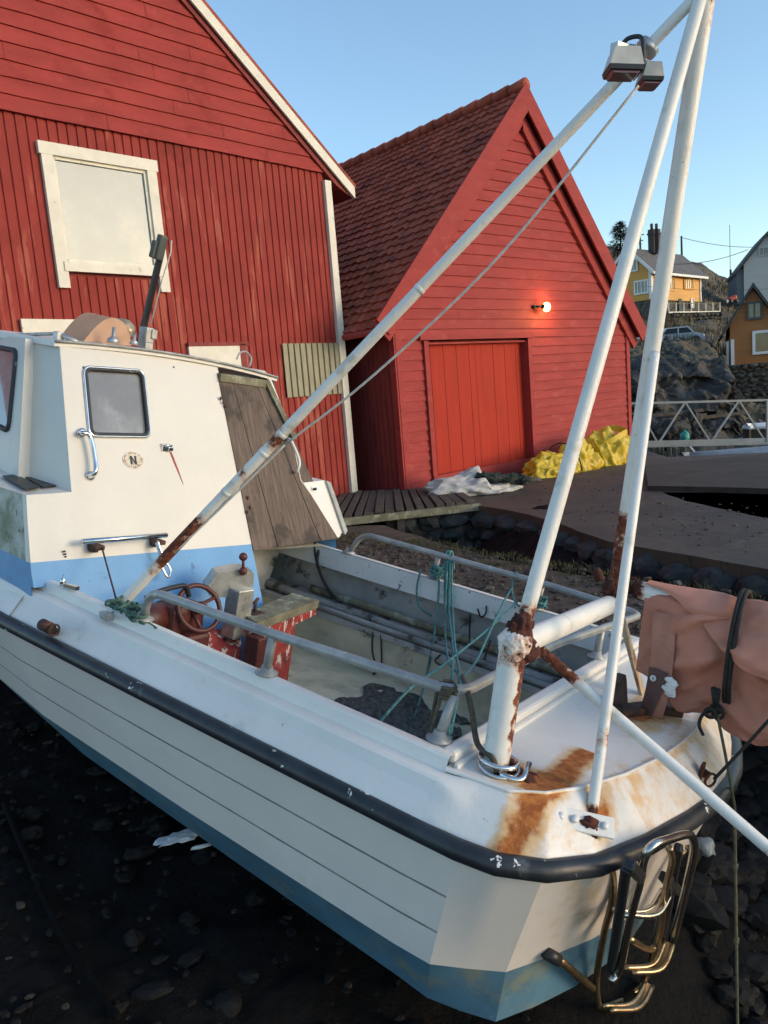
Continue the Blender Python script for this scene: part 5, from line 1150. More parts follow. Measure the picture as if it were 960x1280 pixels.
def slab(name, poly, z0, z1, m, jit=.0, step=.25, kind_struct=True, tilt=None):
    pts = []
    for i in range(len(poly)):
        a, b = V((*poly[i], 0)), V((*poly[(i+1) % len(poly)], 0)); k = max(1, int((b-a).length/step)) if jit else 1
        for j in range(k):
            p = a.lerp(b, j/k); pts.append(p+V((jit*noise.noise(p*3.1), jit*noise.noise(p*3.1+V((7, 7, 7))), 0)))
    bm = bmesh.new(); tz_ = (lambda p: tilt(p)) if tilt else (lambda p: 0)
    vt = [bm.verts.new((p.x, p.y, z1+tz_(p))) for p in pts]; vb = [bm.verts.new((p.x, p.y, z0)) for p in pts]
    f = bm.faces.new(vt); n = len(pts)
    for i in range(n): bm.faces.new((vt[i], vt[(i+1) % n], vb[(i+1) % n], vb[i]))
    bmesh.ops.triangulate(bm, faces=[f]); bm.verts.index_update()
    mb = MB(); mb.add([v.co.copy() for v in bm.verts], [[v.index for v in q.verts] for q in bm.faces]); bm.free()
    return struct(name, mb, m)
quay_near = [(-2.6, 10.9), (-.75, 10.45), (.0, 10.17), (.69, 8.46), (1.22, 7.4), (1.85, 6.35), (2.72, 5.38), (3.9, 4.3), (5.2, 3.0)]
slab('quay', quay_near+[(4.3, 2.2), (3.0, 3.6), (2.2, 4.35), (1.1, 5.3), (-.4, 6.5), (-3.6, 8.8)], -2.6, -1.72, M['gravel'], .10, .22)
TF = [(.02, 10.62), (1.25, 10.78), (1.62, 10.1), (1.93, 9.2), (2.22, 7.58), (3.05, 6.01), (4.6, 4.3), (6.2, 2.6)]
slab('yard', TF+[(14, 2.6), (8.5, 6.6), (5.3, 7.4), (4.08, 8.05), (3.83, 9.6), (3.85, 10.5), (4.4, 10.1), (5.2, 9.25), (6.1, 8.6), (14, 8.6), (14, 14.6), (7.2, 14.3), (5.6, 14.9), (6, 19), (-4, 24), (-4, 14), (-.7, 13.3), (.02, 12.0)], -3.2, -1.63, M['concrete'], .03, .3)
slab('upper_slab', [(3.75, 10.75), (4.4, 10.15), (5.2, 9.3), (6.1, 8.65), (13, 8.65), (13, 14.0), (4.6, 13.3)], -1.66, -1.56, M['slab'], .02, .3)
slab('trench_bed', [(-3, 11), (-2, 9), (6, 1), (12, 1), (15, 8), (6, 11), (2, 11.5), (-2, 13.4)], -3.4, -2.75, M['stone'], 0)
slab('hut_ground', [(-10, 4), (-3.2, 9.0), (-.75, 10.6), (-.45, 13.3), (-12, 13.3), (-16, 4)], -2.6, -1.66, M['gravel'], .05, .3)
# dry-stone faces of the trench
def stonewall(name, label, path, zt, zb, hrow, seed, face, m=None, cap=False, solo_=True, depth=.16):
    t = thing(name, label, 'wall', (path[0][0], path[0][1], zb)); rnd = random.Random(seed); mb = MB(); cp = MB()
    P = [V((*p, 0)) for p in path]; L_ = [0]
    for i in range(len(P)-1): L_.append(L_[-1]+(P[i+1]-P[i]).length)
    def at(s):
        i = 0
        while i < len(P)-2 and L_[i+1] < s: i += 1
        d = (P[i+1]-P[i]).normalized(); return P[i]+d*(s-L_[i]), d
    z = zb; r = 0
    while z < zt-.02:
        h = hrow*rnd.uniform(.75, 1.3); h = min(h, zt-z); s = rnd.uniform(0, .2)
        top = z+h > zt-.03
        while s < L_[-1]:
            w = h*rnd.uniform(1.0, 2.6); p, d = at(min(s+w/2, L_[-1])); n = V((d.y, -d.x, 0))*face
            (cp if top and cap else mb).blob(p+n*rnd.uniform(-.04, .03)+V((0, 0, z+h/2-.005)), (w*.53, depth, h*.56), d, n, (0, 0, 1), amp=.32, fr=1.3, sub=2, seed=seed*50+r); s += w; r += 1
        z += h
    mb.sm = [False]*len(mb.sm); part('stone_face', mb, m or M['stone'], t)
    if cp.v: cp.sm = [False]*len(cp.sm); part('capstones', cp, M['capstone'], t)
    return t
stonewall('stone_wall', 'dark stone wall of the boat trench, yard side below the boathouse', TF[:7], -1.70, -2.75, .21, 3, 1)
stonewall('stone_wall', 'dark stone facing at the near lip of the boat trench', quay_near[2:9], -1.82, -2.7, .2, 5, -1, cap=False)
stonewall('stone_wall', 'low dark stone face under the edge of the upper slab', [(4.4, 10.12), (5.2, 9.27), (6.1, 8.62), (12, 8.62)], -1.67, -2.6, .2, 9, 1, cap=False)
mb = MB(); rnd = random.Random(77)
def qpt(a, b, c, d): u, v = rnd.random(), rnd.random(); return V((*a, 0)).lerp(V((*b, 0)), u).lerp(V((*d, 0)).lerp(V((*c, 0)), u), v)
for i in range(2000):
    if i < 1700: p = qpt((-2.0, 10.6), (0.9, 8.0), (.2, 6.2), (-2.8, 8.6)) if rnd.random() < .6 else qpt((.9, 8.0), (3.6, 4.6), (2.4, 4.3), (.2, 6.2)); z = -1.715
    else: p = qpt((1.5, 10.9), (3.8, 10.2), (4.4, 13.5), (1.0, 12.0)) if rnd.random() < .4 else qpt((2.0, 9.4), (3.7, 10.4), (5.5, 6.5), (3.4, 5.8)); z = -1.625; s = 0
    s = rnd.uniform(.006, .028)*(1 if rnd.random() < .9 else 1.9)*(1 if i < 1700 else .6); a = rnd.uniform(0, 6.28)
    mb.blob((p.x, p.y, z), (s*rnd.uniform(.8, 1.8), s, s*.6), (math.cos(a), math.sin(a), 0), (-math.sin(a), math.cos(a), 0), amp=.35, fr=1.5, sub=1, seed=i, mi=rnd.choice((0, 0, 1)))
mb.sm = [False]*len(mb.sm)
solo('loose_grit', mb, [M['gravel'], M['capstone']], 'loose stones and grit scattered over the quay and yard', 'grit', kind='stuff')
mb = MB()
def blade(c, h, w, m=0):
    a = rnd.uniform(0, 6.28); d = V((math.cos(a), math.sin(a), 0)); mb.add([c-d*w, c+d*w, c+V((rnd.gauss(0, h*.4), rnd.gauss(0, h*.4), h))], [(0, 1, 2)], m)
for i in range(170):
    k = rnd.random(); c0 = qpt((-1.6, 10.7), (.8, 8.5), (.6, 8.2), (-1.9, 10.2)) if k < .5 else qpt((.8, 8.4), (2.8, 5.5), (2.5, 5.3), (.5, 8.0))
    for j in range(26): blade(V((c0.x+rnd.gauss(0, .06), c0.y+rnd.gauss(0, .06), -1.725)), rnd.uniform(.02, .06), .004, rnd.choice((0, 1)))
solo('quay_weeds', mb, [mat('dry_weed', (.12, .095, .045), .95, var=.3), mat('green_weed', (.05, .065, .025), .95, var=.3)], 'low dry weeds growing along the trench lip of the quay', 'weeds', kind='stuff')
# boardwalk between the buildings
bwk = thing('boardwalk', 'grey slatted wooden boardwalk bridging the trench before the boathouse', 'walkway', (.3, 11.4, -1.6))
mb = MB(); A0, A1 = V((-.86, 10.28, -1.58)), V((1.30, 10.72, -1.58)); B0, B1 = V((-.68, 12.9, -1.56)), V((1.15, 12.3, -1.56))
n_ = 15
for i in range(n_):
    u = (i+.5)/n_; j = .02*random.uniform(-1, 1)
    mb.beam(A0.lerp(A1, u)+V((0, 0, .012*random.uniform(-1, 1))), B0.lerp(B1, u)+V((0, 0, .012*random.uniform(-1, 1))), .115+j, .04, bev=.004)
part('deck_planks', mb, M['planks'], bwk)
mb = MB(); mb.beam(A0+V((-.05, -.03, -.07)), A1+V((.05, -.03, -.07)), .09, .10, bev=.006); mb.beam(A0+V((-.05, 1.2, -.08)), A1+V((.0, .9, -.08)), .1, .1); part('edge_beam', mb, M['woodmoss'], bwk)
for u in (.12, .5, .88): 
    mb = MB(); p = A0.lerp(A1, u)+V((0, .05, -.12)); mb.beam(p, p+V((0, 0, -1.1)), .1, .1, (1, 0, 0)); part('support_post', mb, M['planks'], bwk)
# far ground: sea bed plain and sea
mb = MB(); mb.add([(-1500, -1500, -3.5), (1500, -1500, -3.5), (1500, 1500, -3.5), (-1500, 1500, -3.5)], [(0, 1, 2, 3)]); struct('ground', mb, M['stone'])
mb = MB(); mb.add([(6, 13.0, -3.06), (600, 3, -3.06), (600, 400, -3.06), (8, 60, -3.06)], [(0, 1, 2, 3)]); struct('water', mb, M['water'])

# ================================================================== HILL (from image coordinates: assumed distance, picture row of the ground there)
def hor(px): return 533.3-px*.0818
def crest(px):
    T = [(600, 330), (700, 318), (755, 312), (800, 322), (880, 335), (900, 348), (930, 357), (960, 361), (1100, 372), (1500, 400)]
    for i in range(len(T)-1):
        if T[i][0] <= px <= T[i+1][0]: return T[i][1]+(T[i+1][1]-T[i][1])*(px-T[i][0])/(T[i+1][0]-T[i][0])
    return T[0][1] if px < T[0][0] else T[-1][1]
def hillrow(px, d):
    rows = [(21, 580), (24, 566), (27, 552), (28.5, 528), (31, 462), (34, 440), (45, 424), (58, 405), (66, 397), (90, crest(px)+26), (128, crest(px)), (170, crest(px)+12), (260, 420)]
    k = sstep(885, 908, px)
    if k > 0:
        alt = [580, 566, 558, 548, 530, 512, 440, 416, 402, rows[9][1], rows[10][1], rows[11][1], 420]
        rows = [(a, b*(1-k)+c*k) for (a, b), c in zip(rows, alt)]
        rows.insert(6, (35.3, (rows[5][1]+(rows[6][1]-rows[5][1])*1.3/11)*(1-k)+508*k)); rows.insert(7, (36.2, (rows[5][1]+(rows[7][1]-rows[5][1])*2.2/11)*(1-k)+457*k))
    for i in range(len(rows)-1):
        if rows[i][0] <= d <= rows[i+1][0]:
            t = (d-rows[i][0])/(rows[i+1][0]-rows[i][0]); return rows[i][1]+(rows[i+1][1]-rows[i][1])*t
    return rows[0][1] if d < 21 else rows[-1][1]
def hill_z(px, d): return (hor(px)-hillrow(px, d))/F_PX*d
def hill_xy(px, d):
    p = ray(px, hor(px)); h = V((p.x, p.y, 0)); return h*(d/h.y)
DS_ = [21+.35*i for i in range(17)]+[27+.06*i for i in range(160)]+[36.6+1.1*i for i in range(79)]+[123.5+4*i for i in range(35)]
def hillf(u, v):
    px = 560+1000*u; d = DS_[min(len(DS_)-1, int(round(v*(len(DS_)-1))))]
    q = hill_xy(px, d); z = hill_z(px, d); s = 1 if d < 36 else .45
    cl = sstep(26, 29, d)*sstep(36, 32, d)
    n = noise.fractal(V((q.x*.35, q.y*.35, 1)), .6, 2, 6)*.55*s*sstep(22, 27, d)
    n2 = (1-abs(noise.noise(V((q.x*.22, q.y*.1, z*.5)))))*1.1*cl + cl*(noise.ridged_multi_fractal(V((q.x*.8+z*.3, 3, z*1.5)), .9, 2.1, 6, 1., 2.)-1.)*.42
    return V((q.x, q.y-n2*1.3+n*cl, z+n+ (noise.noise(V((q.x*1.3, q.y*1.3, 5)))*.25*cl)))
mb = MB(); mb.grid(hillf, 400, len(DS_)-1)
# rock on the steep face, grass elsewhere
for i, f in enumerate(mb.f):
    c = sum((mb.v[k] for k in f), V())/4; a = (mb.v[f[1]]-mb.v[f[0]]).cross(mb.v[f[2]]-mb.v[f[0]])
    if a.length: a.normalize()
    if abs(a.z) < .72+.2*noise.noise(c*.5) or c.y < 30 or (c.y > 80 and noise.noise(c*.12) > .1): mb.mi[i] = 1
struct('hill', mb, [M['hill'], M['rock']])

def wallbox(mb, P, u, n, w, z0, z1, d): mb.prism([P+V((0, 0, z0)), P+u*w+V((0, 0, z0)), P+u*w+V((0, 0, z1)), P+V((0, 0, z1))], -n*d)
mb = MB(); rnd = random.Random(5)
for i in range(9000):
    px = rnd.uniform(780, 1000); d = rnd.choice((rnd.uniform(33.5, 60), rnd.uniform(60, 120)))
    if noise.noise(V((px*.03, d*.12, 2))) < -.05 or (px > 900 and d < 40): continue
    q = hill_xy(px, d); c = V((q.x, q.y, hill_z(px, d)+.15)); h = rnd.uniform(.12, .4)*(1+d/120); w = .03*(d/40); a = rnd.uniform(0, 6.28); e = V((math.cos(a), math.sin(a), 0))
    mb.add([c-e*w-V((0, 0, .25)), c+e*w-V((0, 0, .25)), c+V((rnd.gauss(0, .15), rnd.gauss(0, .15), h))], [(0, 1, 2)], rnd.choice((0, 0, 1, 2)))
solo('hill_grass', mb, [mat('tan_grass', (.17, .13, .07), 1., var=.2), mat('olive_grass', (.07, .072, .035), 1., var=.2), mat('brown_heather', (.09, .05, .035), 1., var=.2)], 'dry tan and olive grass covering the hillside', 'grass', kind='stuff')
# --- the ochre house: corner at picture (816, 337)-(813, 374), far up the hill
YD = 62.
def P_(px, py, d): return atd(px, py, d)
yc_b, yc_t = P_(814, 374, YD), P_(816, 336, YD)
az = R(47); yu = V((math.sin(az), math.cos(az), 0)); yn = V((yu.y, -yu.x, 0)); gu = -yn; gn = -yu*1.0     # long wall runs along yu facing yn; gable runs back along gu
gnn = V((-yu.x, -yu.y, 0))
def cutwall(px, py, P, n):
    d = ray(px, py); return d*(P.dot(n)/d.dot(n))
Lw = (cutwall(875, 372, yc_b, yn)-yc_b).dot(yu); Gw = (cutwall(765, 385, yc_b, gnn)-yc_b).dot(-yn)
z0, z1 = yc_b.z, yc_t.z
yh = thing('ochre_house', 'yellow ochre house with grey roof and bright windows high on the hill', 'house', V((yc_b.x, yc_b.y, z0-1.5)))
def yw(s, g, z): return V((yc_b.x, yc_b.y, 0))+yu*s-yn*g+V((0, 0, z))
rz = z1+Gw*.5*.98
mb = MB(); mb.prism([yw(0, 0, z0), yw(0, 0, z1), yw(0, Gw/2, rz), yw(0, Gw, z1), yw(0, Gw, z0)], yu*Lw); part('wall', mb, M['yellow'], yh)
mb = MB(); ov = .5; sl = (rz-z1)/(Gw/2)
mb.prism([yw(-ov, -ov, z1-sl*ov+.08), yw(-ov, Gw/2, rz+.08), yw(-ov, Gw+ov, z1-sl*ov+.08), yw(-ov, Gw+ov, z1-sl*ov+.26), yw(-ov, Gw/2, rz+.27), yw(-ov, -ov, z1-sl*ov+.26)], yu*(Lw+2*ov)); roof_ = part('roof', mb, M['slate'], yh)
mb = MB()
for sg in (0, 1):
    a = yw(-ov-.06, -ov if sg == 0 else Gw+ov, z1-sl*ov+.02); b = yw(-ov-.06, Gw/2, rz+.02); mb.prism([a, b, b+V((0, 0, .3)), a+V((0, 0, .3))], yu*.05)
mb.box(yw(Lw/2, -ov-.03, z1-sl*ov+.12), (Lw+2*ov, .05, .18), yu, yn); part('bargeboard', mb, M['wtrim'], yh)
mb = MB(); mb.box(yw(.0, .0, (z0+z1)/2), (.22, .22, z1-z0), yu, yn); mb.box(yw(Lw, .0, (z0+z1)/2), (.16, .2, z1-z0), yu, yn); part('corner_board', mb, M['wtrim'], yh)
def house_win(par, c, u, n, w, h, bars, glass, trim, fw_=.13):
    mb = MB()
    for (a, b, ww, hh) in ((0, h/2-fw_/2, w, fw_), (0, -h/2+fw_/2, w, fw_), (-w/2+fw_/2, 0, fw_, h-2*fw_), (w/2-fw_/2, 0, fw_, h-2*fw_)): mb.box(c+u*a+V((0, 0, b))+n*.05, (ww, .1, hh), u, n)
    for k in range(1, bars+1): mb.box(c+u*(-w/2+w*k/(bars+1))+n*.045, (.07, .06, h-2*fw_), u, n)
    f = part('window', mb, trim, par); mb = MB(); mb.box(c+n*.02, (w-fw_, .02, h-fw_), u, n); part('pane', mb, glass, f)
pw = cutwall(860, 353.5, yc_b, yn); house_win(yh, pw, yu, yn, 1.75, 1.15, 4, M['glarepane'], M['yellow'])
pw = cutwall(838, 354.5, yc_b, yn); house_win(yh, pw, yu, yn, 1.3, 1.15, 3, M['glarepane'], M['yellow'])
pw = cutwall(802, 359, yc_b, gnn); house_win(yh, pw, -yn, gnn, 1.25, 1.1, 3, M['housepane'], M['wtrim'])
pw = cutwall(790.5, 332, yc_b, gnn); house_win(yh, pw, -yn, gnn, 1.0, 1.0, 2, M['housepane'], M['wtrim'])
for px in (815, 821):
    c = P_(px, 302, YD+3); mb = MB(); mb.box(c, (.38, .5, 1.9), yu, yn); mb.box(c+V((0, 0, .6)), (.5, .6, .16), yu, yn); mb.tube([c+V((0, 0, .9)), c+V((0, 0, 1.4))], .12, 8); part('chimney', mb, M['chimney'], roof_)
bz0 = cutwall(870, 391, yc_b, yn).z-.4
mb = MB(); mb.prism([yw(.05, .12, bz0-1.2), yw(Lw-.05, .12, bz0-1.2), yw(Lw-.05, .12, z0), yw(.05, .12, z0)], -yn*(Gw-.2)); part('basement', mb, M['basestone'], yh)
for px in (830.5, 864.5): pw = cutwall(px, 379, yc_b, yn); house_win(yh, pw, yu, yn, .55, .78, 0, M['glarepane'], M['wtrim'], .06)
pw = cutwall(850, 382, yc_b, yn); mb = MB(); mb.box(pw+yn*.0, (.55, .1, 1.1), yu, yn); part('basement_door', mb, M['slatedark'], yh)
# terrace in front with wooden fence and stone retaining wall
tw0, tw1 = P_(836, 391.5, YD-2.6), P_(900, 390.5, YD+.6)
tu = (tw1-tw0).normalized(); fx = thing('terrace_fence', 'low wooden fence along the terrace of the ochre house', 'fence', tw0)
mb = MB(); mb.beam(tw0+V((0, 0, .05)), tw1+V((0, 0, .05)), .1, .12); part('bottom_rail', mb, M['trimwhite'], fx)
for k in range(8):
    mb = MB(); p = tw0.lerp(tw1, k/7); mb.beam(p+V((0, 0, .1)), p+V((0, 0, .78)), .07, .07, (1, 0, 0)); part('fence_post', mb, M['trimwhite'], fx)
mb = MB(); mb.beam(tw0+V((0, 0, .72)), tw1+V((0, 0, .72)), .05, .05); part('top_rail', mb, M['woodmoss'], fx)
stonewall('retaining_wall', 'grey rubble retaining wall below the terrace of the ochre house', [(tw0.x, tw0.y), (tw1.x, tw1.y)], tw0.z, tw0.z-1.3, .3, 12, 1, m=M['basestone'], cap=False, depth=.3)
mb = MB(); mb.prism([tw0+V((0, 0, .0)), tw1+V((0, 0, 0)), tw1+V((-2, 2.4, 0)), tw0+V((-2, 2.2, 0))], (0, 0, -1.4)); struct('terrace', mb, M['gravel'])
# --- the orange-brown house near the cliff
OD = 36.
oa = R(113); ou = V((math.sin(oa), math.cos(oa), 0)); on = V((ou.y, -ou.x, 0)); oP = P_(913, 457, OD)
def ow(px, py): p = cutwall(px, py, oP, on); return (p-oP).dot(ou), p.z
oh = thing('orange_house', 'orange-brown gabled house with dark roof on a stone footing above the shore', 'house', oP)
oz0, oze = oP.z, ow(909, 407)[1]; ax_, az_ = ow(941, 361); Wd = 2*ax_
def owp(s, z, d=0.): return V((oP.x, oP.y, 0))+ou*s+on*d+V((0, 0, z))
sl = (az_-oze)/ax_
mb = MB(); mb.prism([owp(0, oz0), owp(0, oze), owp(ax_, az_), owp(Wd, oze), owp(Wd, oz0)], -on*7); part('wall', mb, M['orange'], oh)
mb = MB(); o_ = .32; mb.prism([owp(-o_, oze-sl*o_+.05, .3), owp(ax_, az_+.05, .3), owp(Wd+o_, oze-sl*o_+.05, .3), owp(Wd+o_, oze-sl*o_+.24, .3), owp(ax_, az_+.26, .3), owp(-o_, oze-sl*o_+.24, .3)], -on*7.6); part('roof', mb, M['slatedark'], oh)
s, z = ow(943, 388); house_win(oh, owp(s, z), ou, on, .66, .80, 1, M['housepane'], M['gtrim'], .1)
s, z = ow(961, 427); house_win(oh, owp(s, z), ou, on, 1.35, 1.06, 0, M['housepane'], M['wtrim'], .12)
mb = MB(); mb.box(owp(.10, (oz0+oze)/2-.4, .03), (.14, .08, oze-oz0-.5), ou, on); mb.box(owp(-.10, (oz0+oze)/2-.4, -.2), (.10, .08, oze-oz0-.6), ou, on); part('corner_board', mb, M['wtrim'], oh)
mb = MB(); mb.tube([owp(-.34, oze-.42, .2), owp(-.34, oze-.42, -7)], .07, 8); part('gutter', mb, M['slatedark'], oh)
stonewall('stone_footing', 'dark dry-stone footing wall beneath the orange-brown house', [(owp(-.4, 0, .1).x, owp(-.4, 0, .1).y), (owp(5, 0, .1).x, owp(5, 0, .1).y)], oz0+.02, oz0-1.9, .22, 21, 1, m=M['basestone'], cap=False, depth=.2)
# --- the pale grey house behind it
GD = 80.
ga = R(108); gu_ = V((math.sin(ga), math.cos(ga), 0)); gn_ = V((gu_.y, -gu_.x, 0)); gP = P_(930, 362, GD)
def gw(px, py): p = cutwall(px, py, gP, gn_); return (p-gP).dot(gu_), p.z
gh = thing('grey_house', 'tall pale grey gabled house rising behind the orange-brown one', 'house', gP)
def gwp(s, z, d=0.): return V((gP.x, gP.y, 0))+gu_*s+gn_*d+V((0, 0, z))
gz0 = gP.z-1.5; gze = gw(928, 331)[1]; ga_, gt = gw(959, 294); Wg = 2*ga_; sl = (gt-gze)/ga_
mb = MB(); mb.prism([gwp(0, gz0), gwp(0, gze), gwp(ga_, gt), gwp(Wg, gze), gwp(Wg, gz0)], -gn_*8); part('wall', mb, M['greywhite'], gh)
mb = MB(); mb.box(gwp(-.33, (gz0+gze)/2-.1, -4), (.6, 7.5, gze-gz0-.5), gu_, gn_); part('shaded_side_wall', mb, M['greyside'], gh)  # side wall of the house, its shade painted in with darker grey
mb = MB(); o_ = .75; mb.prism([gwp(-o_, gze-sl*o_+.05, .3), gwp(ga_, gt+.05, .3), gwp(Wg+o_, gze-sl*o_+.05, .3), gwp(Wg+o_, gze-sl*o_+.34, .3), gwp(ga_, gt+.36, .3), gwp(-o_, gze-sl*o_+.34, .3)], -gn_*8.6); part('roof', mb, M['slatedark'], gh)
s, z = gw(957, 314); house_win(gh, gwp(s, z), gu_, gn_, 1.3, .85, 2, M['housepane'], M['greywhite'], .1)
# --- antenna mast, poles, wires
def polething(name, label, cat, px, py0, py1, d, r, r1, m, arms=()):
    a, b = P_(px, py0, d), P_(px-(py0-py1)*.0-0, py1, d); b = V((a.x, a.y, b.z)); mb = MB(); mb.tube(lin(a-V((0, 0, .6)), b, 6), [r+(r1-r)*i/6 for i in range(7)], 8)
    for (dz, w) in arms: mb.beam(b+V((-w, 0, -dz)), b+V((w, 0, -dz)), .09, .09)
    return solo(name, mb, m, label, cat), b
polething('antenna_mast', 'thin whip antenna mast on the hill crest', 'antenna', 913, 352, 281, 90, .035, .03, M['chimney'])
mb = MB(); a = P_(913.5, 354, 90); mb.tube([a, a+V((0, 0, 1.5))], .13, 8); solo('mast_post', mb, M['chimney'], 'short dark post at the foot of the antenna mast', 'post')
o1, t1_ = polething('utility_pole', 'dark utility pole behind the ochre house roof', 'pole', 852.5, 330, 295, 85, .13, .1, M['bark'])
o2, t2_ = polething('utility_pole', 'utility pole with crossarms beside the spruce', 'pole', 801, 330, 290, 88, .13, .1, M['bark'], ((.3, .45), (.9, .35)))
def wire(label, a, b, sag, r=.016):
    mb = MB(); mb.tube([a.lerp(b, i/16)+V((0, 0, -sag*4*(i/16)*(1-i/16))) for i in range(17)], r, 5); return solo('overhead_wire', mb, M['chimney'], label, 'wire')
wire('upper overhead wire from the pole behind the ochre roof', t1_+V((0, 0, -.15)), P_(1010, 300, 92), .9, .03)
wire('overhead wire slanting from the ochre house to the grey house', P_(838, 330, 57.5), P_(935, 312, 57), .3, .022)
wire('faint lowest overhead wire crossing in front of the ochre house', P_(800, 357, 58), P_(1000, 358, 58), .3, .012)
# --- spruce
tc_ = P_(777, 345, 84); th = (P_(777, 277, 84)-tc_).z
tr_ = thing('spruce_tree', 'dark ragged spruce standing behind the ochre house', 'tree', tc_-V((0, 0, 1)))
mb = MB(); mb.tube([tc_-V((0, 0, 1.5)), tc_+V((0, 0, th*.97))], [.22, .03], 8); part('trunk', mb, M['bark'], tr_)
mb = MB(); rnd = random.Random(11)
def tuft(mb, c, dirv, l, w):
    d = dirv.normalized(); s = d.cross(V((0, 0, 1))).normalized()*w; mb.add([c-s*.6, c+s*.6, c+d*l+s*.15+V((0, 0, -.1*l)), c+d*l-s*.15+V((0, 0, -.1*l))], [(0, 1, 2, 3)])
for i in range(2600):
    h = rnd.random()**.85; rad = ((1-h)**.65*th*.5+.12)*rnd.uniform(.35, 1)*(1+.35*math.sin(h*23)+.25*noise.noise(V((h*9, 0, 0)))); a = rnd.uniform(0, 6.283)
    rad *= .75+.5*noise.noise(V((math.cos(a)*1.5, math.sin(a)*1.5, h*6)))
    c = tc_+V((math.cos(a)*rad, math.sin(a)*rad, th*(.05+.95*h)-rad*.25)); d = V((math.cos(a), math.sin(a), rnd.uniform(-.5, .4))); tuft(mb, c, d, rnd.uniform(.25, .6), rnd.uniform(.06, .16))
part('crown', mb, M['needles'], tr_)
# bushes
def bush(label, c, s, m, n=900, seed=1, name='bush', cat='bush'):
    rnd = random.Random(seed); mb = MB()
    for i in range(n):
        p = V((rnd.gauss(0, .4), rnd.gauss(0, .4), abs(rnd.gauss(0, .42))))
        if p.length > .95: p *= .6*rnd.random()/p.length*1.3; c2 = V(c)+V((p.x*s[0], p.y*s[1], p.z*s[2])); d = V((rnd.gauss(0, 1), rnd.gauss(0, 1), rnd.gauss(.6, 1))); tuft(mb, c2, d, rnd.uniform(.1, .3), rnd.uniform(.02, .07))
    return solo(name, mb, m, label, cat)
bush('red-brown winter bush beside the boathouse gable, below the ochre house', P_(800, 404, 54), (1.6, 1.2, 1.6), M['bush'], 1400, 2)
bush('red-brown winter bush under the terrace of the ochre house', P_(838, 412, 54), (1.0, 1.0, 1.7), M['bush'], 1200, 3)
bush('dark scrub beside the terrace fence', P_(889, 368, 64), (1.6, 1.2, 1.8), M['needles'], 1200, 4)
bush('dark evergreen clump behind the spruce on the crest', P_(768, 322, 92), (2.6, 2, 2.2), M['needles'], 1600, 5)
# --- vehicles on the slope
def car(name, label, c, X, L_, H_, cat='car'):
    t = thing(name, label, cat, c); X = V(X).normalized(); Y = V((0, 0, 1)).cross(X)
    W_ = 1.6; pr = [(-.5, .18), (-.5, .55), (-.40, .62), (-.30, .98), (.16, 1.0), (.30, .66), (.46, .56), (.5, .40), (.49, .18)]
    mb = MB(); q = [c+X*(a*L_)+V((0, 0, b*H_))-Y*(W_/2) for a, b in pr]; mb.prism(q, Y*W_); part('body', mb, M['carwhite'], t)
    for pq in ([(-.27, .93), (-.36, .66), (-.06, .66), (-.06, .93)], [(-.03, .93), (-.03, .66), (.24, .66), (.145, .93)]):
        mb = MB(); mb.prism([c+X*(a*L_)+V((0, 0, b*H_))-Y*(W_/2+.012) for a, b in pq], Y*(W_+.024)); part('window', mb, M['housepane'], t)
    for a in (-.31, .31):
        for sd in (-1, 1):
            w = c+X*(a*L_)+V((0, 0, .2*H_))+Y*(sd*(W_/2-.1)); mb = MB(); mb.lathe([(.29, -.1), (.30, -.08), (.30, .08), (.29, .1)], w, X, (0, 0, 1), Y, 16); part('wheel', mb, M['black'], t)
    mb = MB(); mb.blob(c+X*(.488*L_)+V((0, 0, .47*H_))-Y*.55, (.07, .12, .08), sub=3, amp=0); part('headlight', mb, M['chrome'], t)
    return t
cz = P_(846, 431, 44); car('parked_car', 'small white car parked on the grassy slope under the ochre house', V((cz.x, cz.y, cz.z-.1)), (1, -.12, 0), 2.6, 1.05)
vz = P_(795, 441, 42); t = thing('parked_trailer', 'white-framed trailer with a dark window beside the boathouse gable', 'trailer', vz)
mb = MB(); 
for (a, b, w_, h_) in ((0, .78, 1.9, .16), (0, .06, 1.9, .14), (-.86, .42, .2, .60), (.86, .42, .2, .6)): mb.box(vz+V((.35+a, 0, b)), (w_, .9, h_))
part('body', mb, M['carwhite'], t); mb = MB(); mb.box(vz+V((.35, 0, .42)), (1.55, .84, .60)); part('window', mb, M['housepane'], t)
rc = P_(915, 379, 70); t = thing('red_machine', 'small red garden machine on the brown slope behind the orange-brown house', 'machine', rc)
mb = MB(); mb.box(rc+V((0, 0, .35)), (.7, .6, .42), bev=.12); mb.box(rc+V((.2, 0, .52)), (.36, .5, .34), bev=.1); part('body', mb, M['redthing'], t)
mb = MB(); mb.lathe([(.17, -.1), (.17, .1)], rc+V((.25, -.3, .14)), (1, 0, 0), (0, 0, 1), (0, 1, 0), 14); mb.lathe([(.17, -.1), (.17, .1)], rc+V((-.25, -.3, .14)), (1, 0, 0), (0, 0, 1), (0, 1, 0), 14); part('wheel', mb, M['black'], t)
mb = MB(); mb.blob(rc+V((-.55, -.3, .16)), (.10, .08, .16), amp=0, sub=3); part('headlight', mb, M['wtrim'], t)

